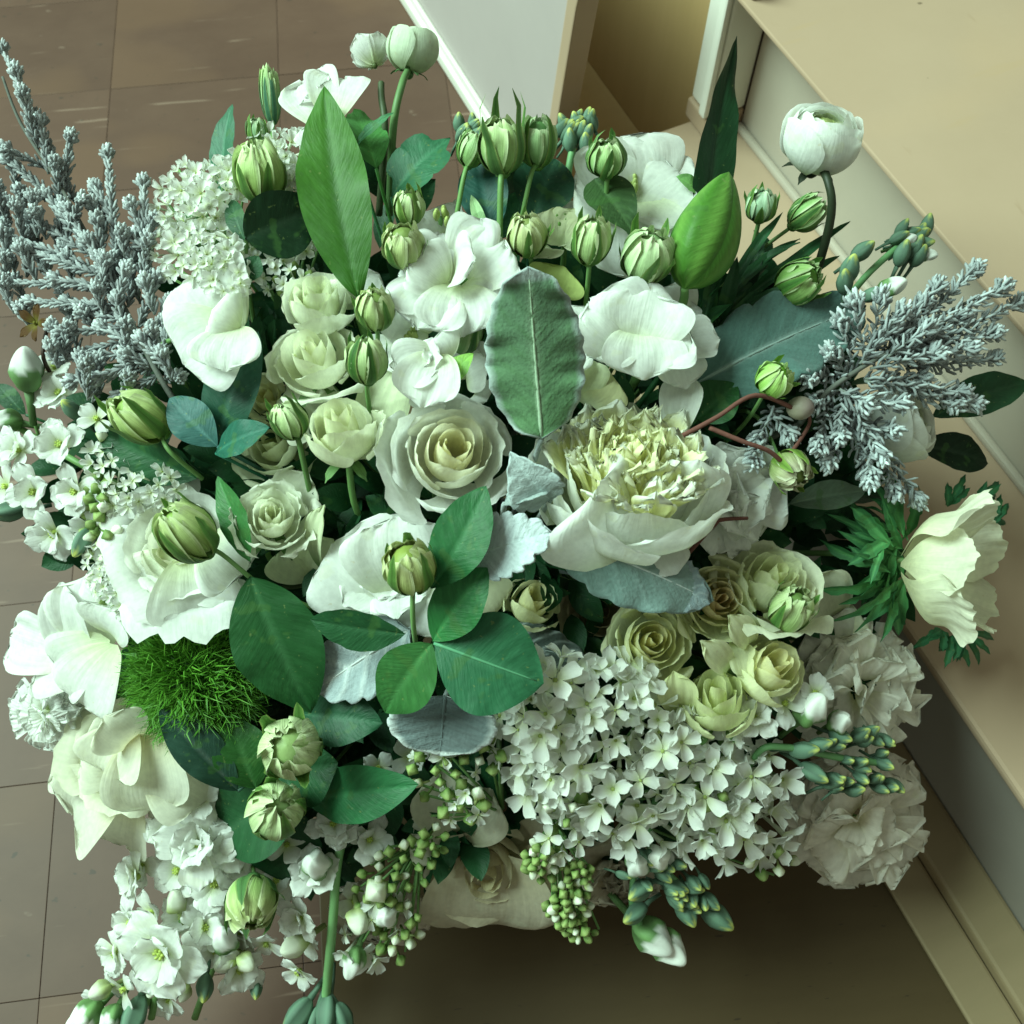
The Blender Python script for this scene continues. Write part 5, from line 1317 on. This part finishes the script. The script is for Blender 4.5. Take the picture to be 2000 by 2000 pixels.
for lb_, tip_, w_, bs in (('dark green leaf at the left edge beside the white bud', (-5, 750, .02), 40, (50, 810, .01)),):
    lone_leaf(lb_, bs, tip_, w_, cb=DKGREEN, ct=DKGREEN)
stock('white stock with large florets at the lower left', [(520, 1560, -.02), (420, 1700, .0), (330, 1850, .02), (295, 1990, .02)],
      [(390, 1650, 92, 110, 15, .04), (330, 1620, 60, 140, 20, .03), (420, 1725, 70, 60, 15, .03), (268, 1712, 68, 180, 45, .035), (320, 1855, 98, 200, 15, .045), (245, 1930, 50, 200, 40, .03), (400, 1810, 60, 30, 25, .03), (465, 1890, 62, -20, 40, .025), (390, 1560, 50, 70, 20, .025), (440, 1650, 60, 30, 25, .03)],
      [(345, 1760, 22, 90, 60, BUD_W), (440, 1835, 26, 90, 45, BUD_SW), (440, 1880, 20, 200, 40, BUD_W), (480, 1880, 18, -30, 60, BUD_W), (165, 1985, 26, 210, 50, BUD_SW), (215, 1990, 20, 240, 50, BUD_SW), (260, 1990, 24, 260, 50, BUD_S), (300, 1930, 16, 250, 40, BUD_W), (195, 1935, 18, 200, 60, BUD_W), (400, 1930, 16, 280, 40, BUD_S)], lift=.035, n=4)
stock('stock stem with open star shaped bud hanging at the bottom, left of the lilac buds', [(690, 1560, -.02), (660, 1680, .015), (650, 1800, .03), (638, 1930, .03), (632, 2010, .02)],
      [(615, 1700, 62, 90, 20, .025), (590, 1790, 55, 190, 30, .03), (585, 1895, 48, 230, 40, .025), (700, 1870, 45, -30, 50, .02), (660, 1620, 50, 70, 30, .01)],
      [(618, 1688, 28, 90, 30, BUD_SW), (575, 1845, 26, 200, 40, BUD_W), (700, 1800, 24, 300, 30, BUD_W), (580, 1985, 22, 230, 70, BUD_S), (640, 1985, 22, 270, 60, BUD_S), (615, 2000, 18, 260, 70, BUD_S), (670, 1990, 18, 300, 70, BUD_S), (735, 1740, 24, 60, 20, BUD_W), (755, 1790, 22, 90, 20, BUD_SW), (690, 1880, 22, 250, 60, BUD_SW)], lift=.035, stemr=.0034, col=c3(.16, .33, .13), n=5)
stock('white petals glimpsed between the stacked green buds and the stock stem', [(720, 1500, -.03), (660, 1620, .0)], [(650, 1610, 55, 70, 25, .01), (720, 1640, 55, 40, 25, .005), (800, 1480, 45, 90, 20, .0), (740, 1500, 40, 90, 20, -.005)], [], lift=.02)
def tip(label, pts, spec, lift, florets=()):
    return stock(label, pts, list(florets), spec, lift, .0024, c3(.14, .32, .13))
r_ = random.Random(77)
B1 = [(1570, 1465, 17, 10, 60, BUD_S), (1590, 1510, 17, -30, 60, BUD_S)]
for i in range(26):
    B1.append((r_.uniform(1620, 1750), r_.uniform(1435, 1545), r_.uniform(9, 14), r_.uniform(-40, 60), r_.uniform(20, 75), BUD_S))
B1 += [(1600, 1455, 15, 20, 60, BUD_S), (1680, 1435, 13, 40, 60, BUD_S), (1700, 1430, 12, 40, 60, BUD_S), (1585, 1385, 30, 60, 50, BUD_SW), (1640, 1410, 22, 60, 30, BUD_SW)]
tip('stock tip of grey green buds lying over the right carnations', [(1440, 1560, .0), (1480, 1470, .04), (1540, 1460, .05), (1640, 1480, .05), (1720, 1490, .05)], B1, .055, [(1470, 1400, 58, 100, 25, .045), (1530, 1375, 50, 60, 25, .045), (1430, 1440, 40, 180, 40, .04), (1590, 1355, 46, 80, 30, .05)])
B2 = []
for i in range(24):
    s = r_.random()
    B2.append((1250 + 130 * s + r_.uniform(-35, 35), 1690 + 75 * s + r_.uniform(-35, 35), r_.uniform(9, 14), r_.uniform(-90, 10), r_.uniform(20, 75), BUD_S))
B2 += [(1400, 1790, 21, -35, 70, BUD_S), (1245, 1690, 24, 100, 20, BUD_SW), (1285, 1675, 25, 90, 20, BUD_SW), (1340, 1780, 18, -60, 60, BUD_S), (1250, 1740, 18, 200, 50, BUD_S)]
tip('stock tip of grey green buds hanging under the lilac at the bottom', [(1280, 1560, .0), (1270, 1660, .02), (1330, 1730, .03), (1400, 1790, .03)], B2, .035)
tip('single white stock bud hanging lowest at bottom centre right', [(1240, 1690, .0), (1235, 1770, .015), (1265, 1825, .02)], [(1275, 1830, 32, -40, 70, BUD_SW), (1305, 1850, 30, -40, 60, BUD_SW), (1240, 1785, 18, 200, 50, BUD_S)], .025)
B3 = [(r_.uniform(895, 960), r_.uniform(238, 285), r_.uniform(8, 12), r_.uniform(40, 140), 60, BUD_S) for i in range(14)]
tip('tiny dark stock buds behind the leftmost top centre bud', [(930, 420, -.02), (925, 330, .02), (925, 260, .03)], B3, .035)
B4 = [(r_.uniform(1095, 1160), r_.uniform(230, 285), r_.uniform(9, 13), r_.uniform(20, 120), 60, BUD_S) for i in range(18)]
tip('small dark stock bud cluster against the brown board', [(1110, 430, -.02), (1110, 340, .02), (1125, 260, .03)], B4, .035)
B5 = [(r_.uniform(1755, 1815), r_.uniform(425, 500), r_.uniform(11, 16), r_.uniform(0, 90), 65, BUD_S) for i in range(13)] + [(1810, 497, 14, -10, 70, BUD_SW), (1770, 470, 14, 20, 60, BUD_SW), (1685, 490, 15, 40, 65, BUD_S), (1660, 525, 17, 80, 55, BUD_S), (1650, 550, 15, 100, 55, BUD_S), (1742, 560, 20, 20, 60, BUD_SW), (1705, 575, 14, 20, 60, BUD_S)]
tip('stock tip of dark buds at upper right in front of the step riser', [(1560, 660, -.02), (1630, 610, .02), (1700, 530, .04), (1780, 460, .05)], B5, .055)

# ---------------- fuller lower left: more stock florets, and white flowers deep in the gaps
stock('second white stock hanging behind the darker green bud at the lower left', [(540, 1600, -.04), (480, 1750, -.02), (420, 1880, -.01), (380, 1990, -.01)],
      [(350, 1700, 62, 150, 25, .015), (470, 1690, 58, 80, 20, .015), (400, 1760, 55, 180, 25, .01), (300, 1780, 50, 200, 30, .01), (540, 1720, 55, 60, 25, .01), (470, 1820, 52, 240, 30, .01), (230, 1860, 55, 190, 35, .015), (560, 1650, 48, 60, 25, .02), (520, 1840, 45, 280, 35, .01), (260, 1800, 55, 190, 30, .01), (360, 1790, 60, 120, 20, .015), (420, 1850, 58, 300, 25, .012), (330, 1950, 55, 240, 35, .01), (280, 1690, 52, 170, 30, .012), (200, 1950, 45, 210, 40, .01), (440, 1590, 55, 90, 20, .01), (330, 1560, 55, 140, 25, .0), (600, 1830, 50, 220, 30, .012), (690, 1760, 48, 20, 30, .005)],
      [(360, 1940, 14, 250, 50, BUD_W), (280, 1960, 16, 240, 50, BUD_SW), (500, 1930, 12, 280, 50, BUD_S)], lift=.02)
ruffle('white petals deep between the lilac at left edge and the pointed peony', (250, 1120), [
    dict(b=(270, 1150, -.01), t=(180, 1090, .01), w=150, face=(140, 20), ruf=.05),
    dict(b=(270, 1150, -.01), t=(200, 1190, .01), w=150, face=(180, 20), ruf=.05),
    dict(b=(280, 1140, -.01), t=(260, 1040, .01), w=160, face=(110, 20), ruf=.05)], lift=-.01)
ruffle('pale petals deep beneath the long bud stem at centre left', (600, 1080), [
    dict(b=(610, 1130, -.03), t=(560, 1060, -.01), w=140, face=(130, 20), ruf=.05, cb=PALE, ct=PALE),
    dict(b=(610, 1130, -.03), t=(650, 1050, -.01), w=130, face=(70, 20), ruf=.05, cb=PALE, ct=PALE)], lift=-.03)
ruffle('pale petals deep between the lilac and the beige rose', (880, 1600), [
    dict(b=(900, 1630, -.03), t=(800, 1600, -.01), w=160, face=(130, 20), ruf=.05, cb=PALE, ct=c3(.72, .70, .55)),
    dict(b=(900, 1630, -.03), t=(960, 1540, -.01), w=160, face=(80, 20), ruf=.05, cb=PALE, ct=c3(.72, .70, .55)),
    dict(b=(900, 1630, -.03), t=(860, 1500, -.01), w=160, face=(100, 20), ruf=.05, cb=PALE, ct=c3(.72, .70, .55))], lift=-.03)
ruffle('pale petals deep between the spray roses and the anemone collar', (1610, 1180), [
    dict(b=(1620, 1220, -.02), t=(1580, 1120, .0), w=140, face=(100, 20), ruf=.06, cb=PALE, ct=c3(.76, .78, .58)),
    dict(b=(1620, 1220, -.02), t=(1670, 1180, .0), w=120, face=(60, 20), ruf=.06, cb=PALE, ct=c3(.76, .78, .58))], lift=-.02)

# ---------------- more white blooms low in the gaps, left of centre and centre
ruffle('low white petals between the lily leaf base and the closed pale rose', (690, 560), [
    dict(b=(700, 600, -.01), t=(650, 530, .01), w=110, face=(120, 20), ruf=.06), dict(b=(700, 600, -.01), t=(740, 530, .015), w=110, face=(70, 20), ruf=.06), dict(b=(700, 600, -.01), t=(700, 520, .015), w=110, face=(95, 20), ruf=.06)], lift=-.01)
ruffle('low pale petals between the plump cream bud and the small dark bud', (610, 780), [
    dict(b=(620, 820, -.015), t=(560, 750, .01), w=120, face=(120, 20), ruf=.05, ct=G3), dict(b=(620, 820, -.015), t=(640, 740, .01), w=120, face=(80, 20), ruf=.05, ct=G3), dict(b=(620, 830, -.015), t=(550, 820, .005), w=110, face=(160, 20), ruf=.05, ct=G3)], lift=-.015)
ruffle('low cream petals beneath the ruffled spray rose at left', (560, 960), [
    dict(b=(570, 1000, -.015), t=(600, 920, .01), w=110, face=(70, 20), ruf=.05, ct=G3), dict(b=(570, 1000, -.015), t=(530, 930, .005), w=120, face=(110, 20), ruf=.05, ct=G3)], lift=-.015)
ruffle('low white petals just right of the upright felted leaf', (1120, 640), [
    dict(b=(1120, 680, -.005), t=(1110, 590, .025), w=130, face=(100, 20), ruf=.06), dict(b=(1120, 680, -.005), t=(1170, 650, .025), w=120, face=(50, 20), ruf=.06), dict(b=(1110, 690, -.005), t=(1100, 740, .02), w=120, face=(120, 20), ruf=.06)], lift=-.005)
ruffle('low white petals left of the upright felted leaf above the freesia', (900, 700), [
    dict(b=(910, 740, -.005), t=(890, 660, .02), w=120, face=(100, 20), ruf=.06), dict(b=(910, 740, -.005), t=(950, 700, .02), w=120, face=(60, 20), ruf=.06), dict(b=(920, 780, -.005), t=(950, 780, .015), w=100, face=(60, 20), ruf=.05)], lift=-.005)
ruffle('low white petals between the lily bud and the large grey leaf', (1330, 600), [
    dict(b=(1330, 640, -.01), t=(1290, 560, .02), w=120, face=(110, 20), ruf=.06), dict(b=(1330, 640, -.01), t=(1370, 600, .015), w=110, face=(60, 20), ruf=.06)], lift=-.01)
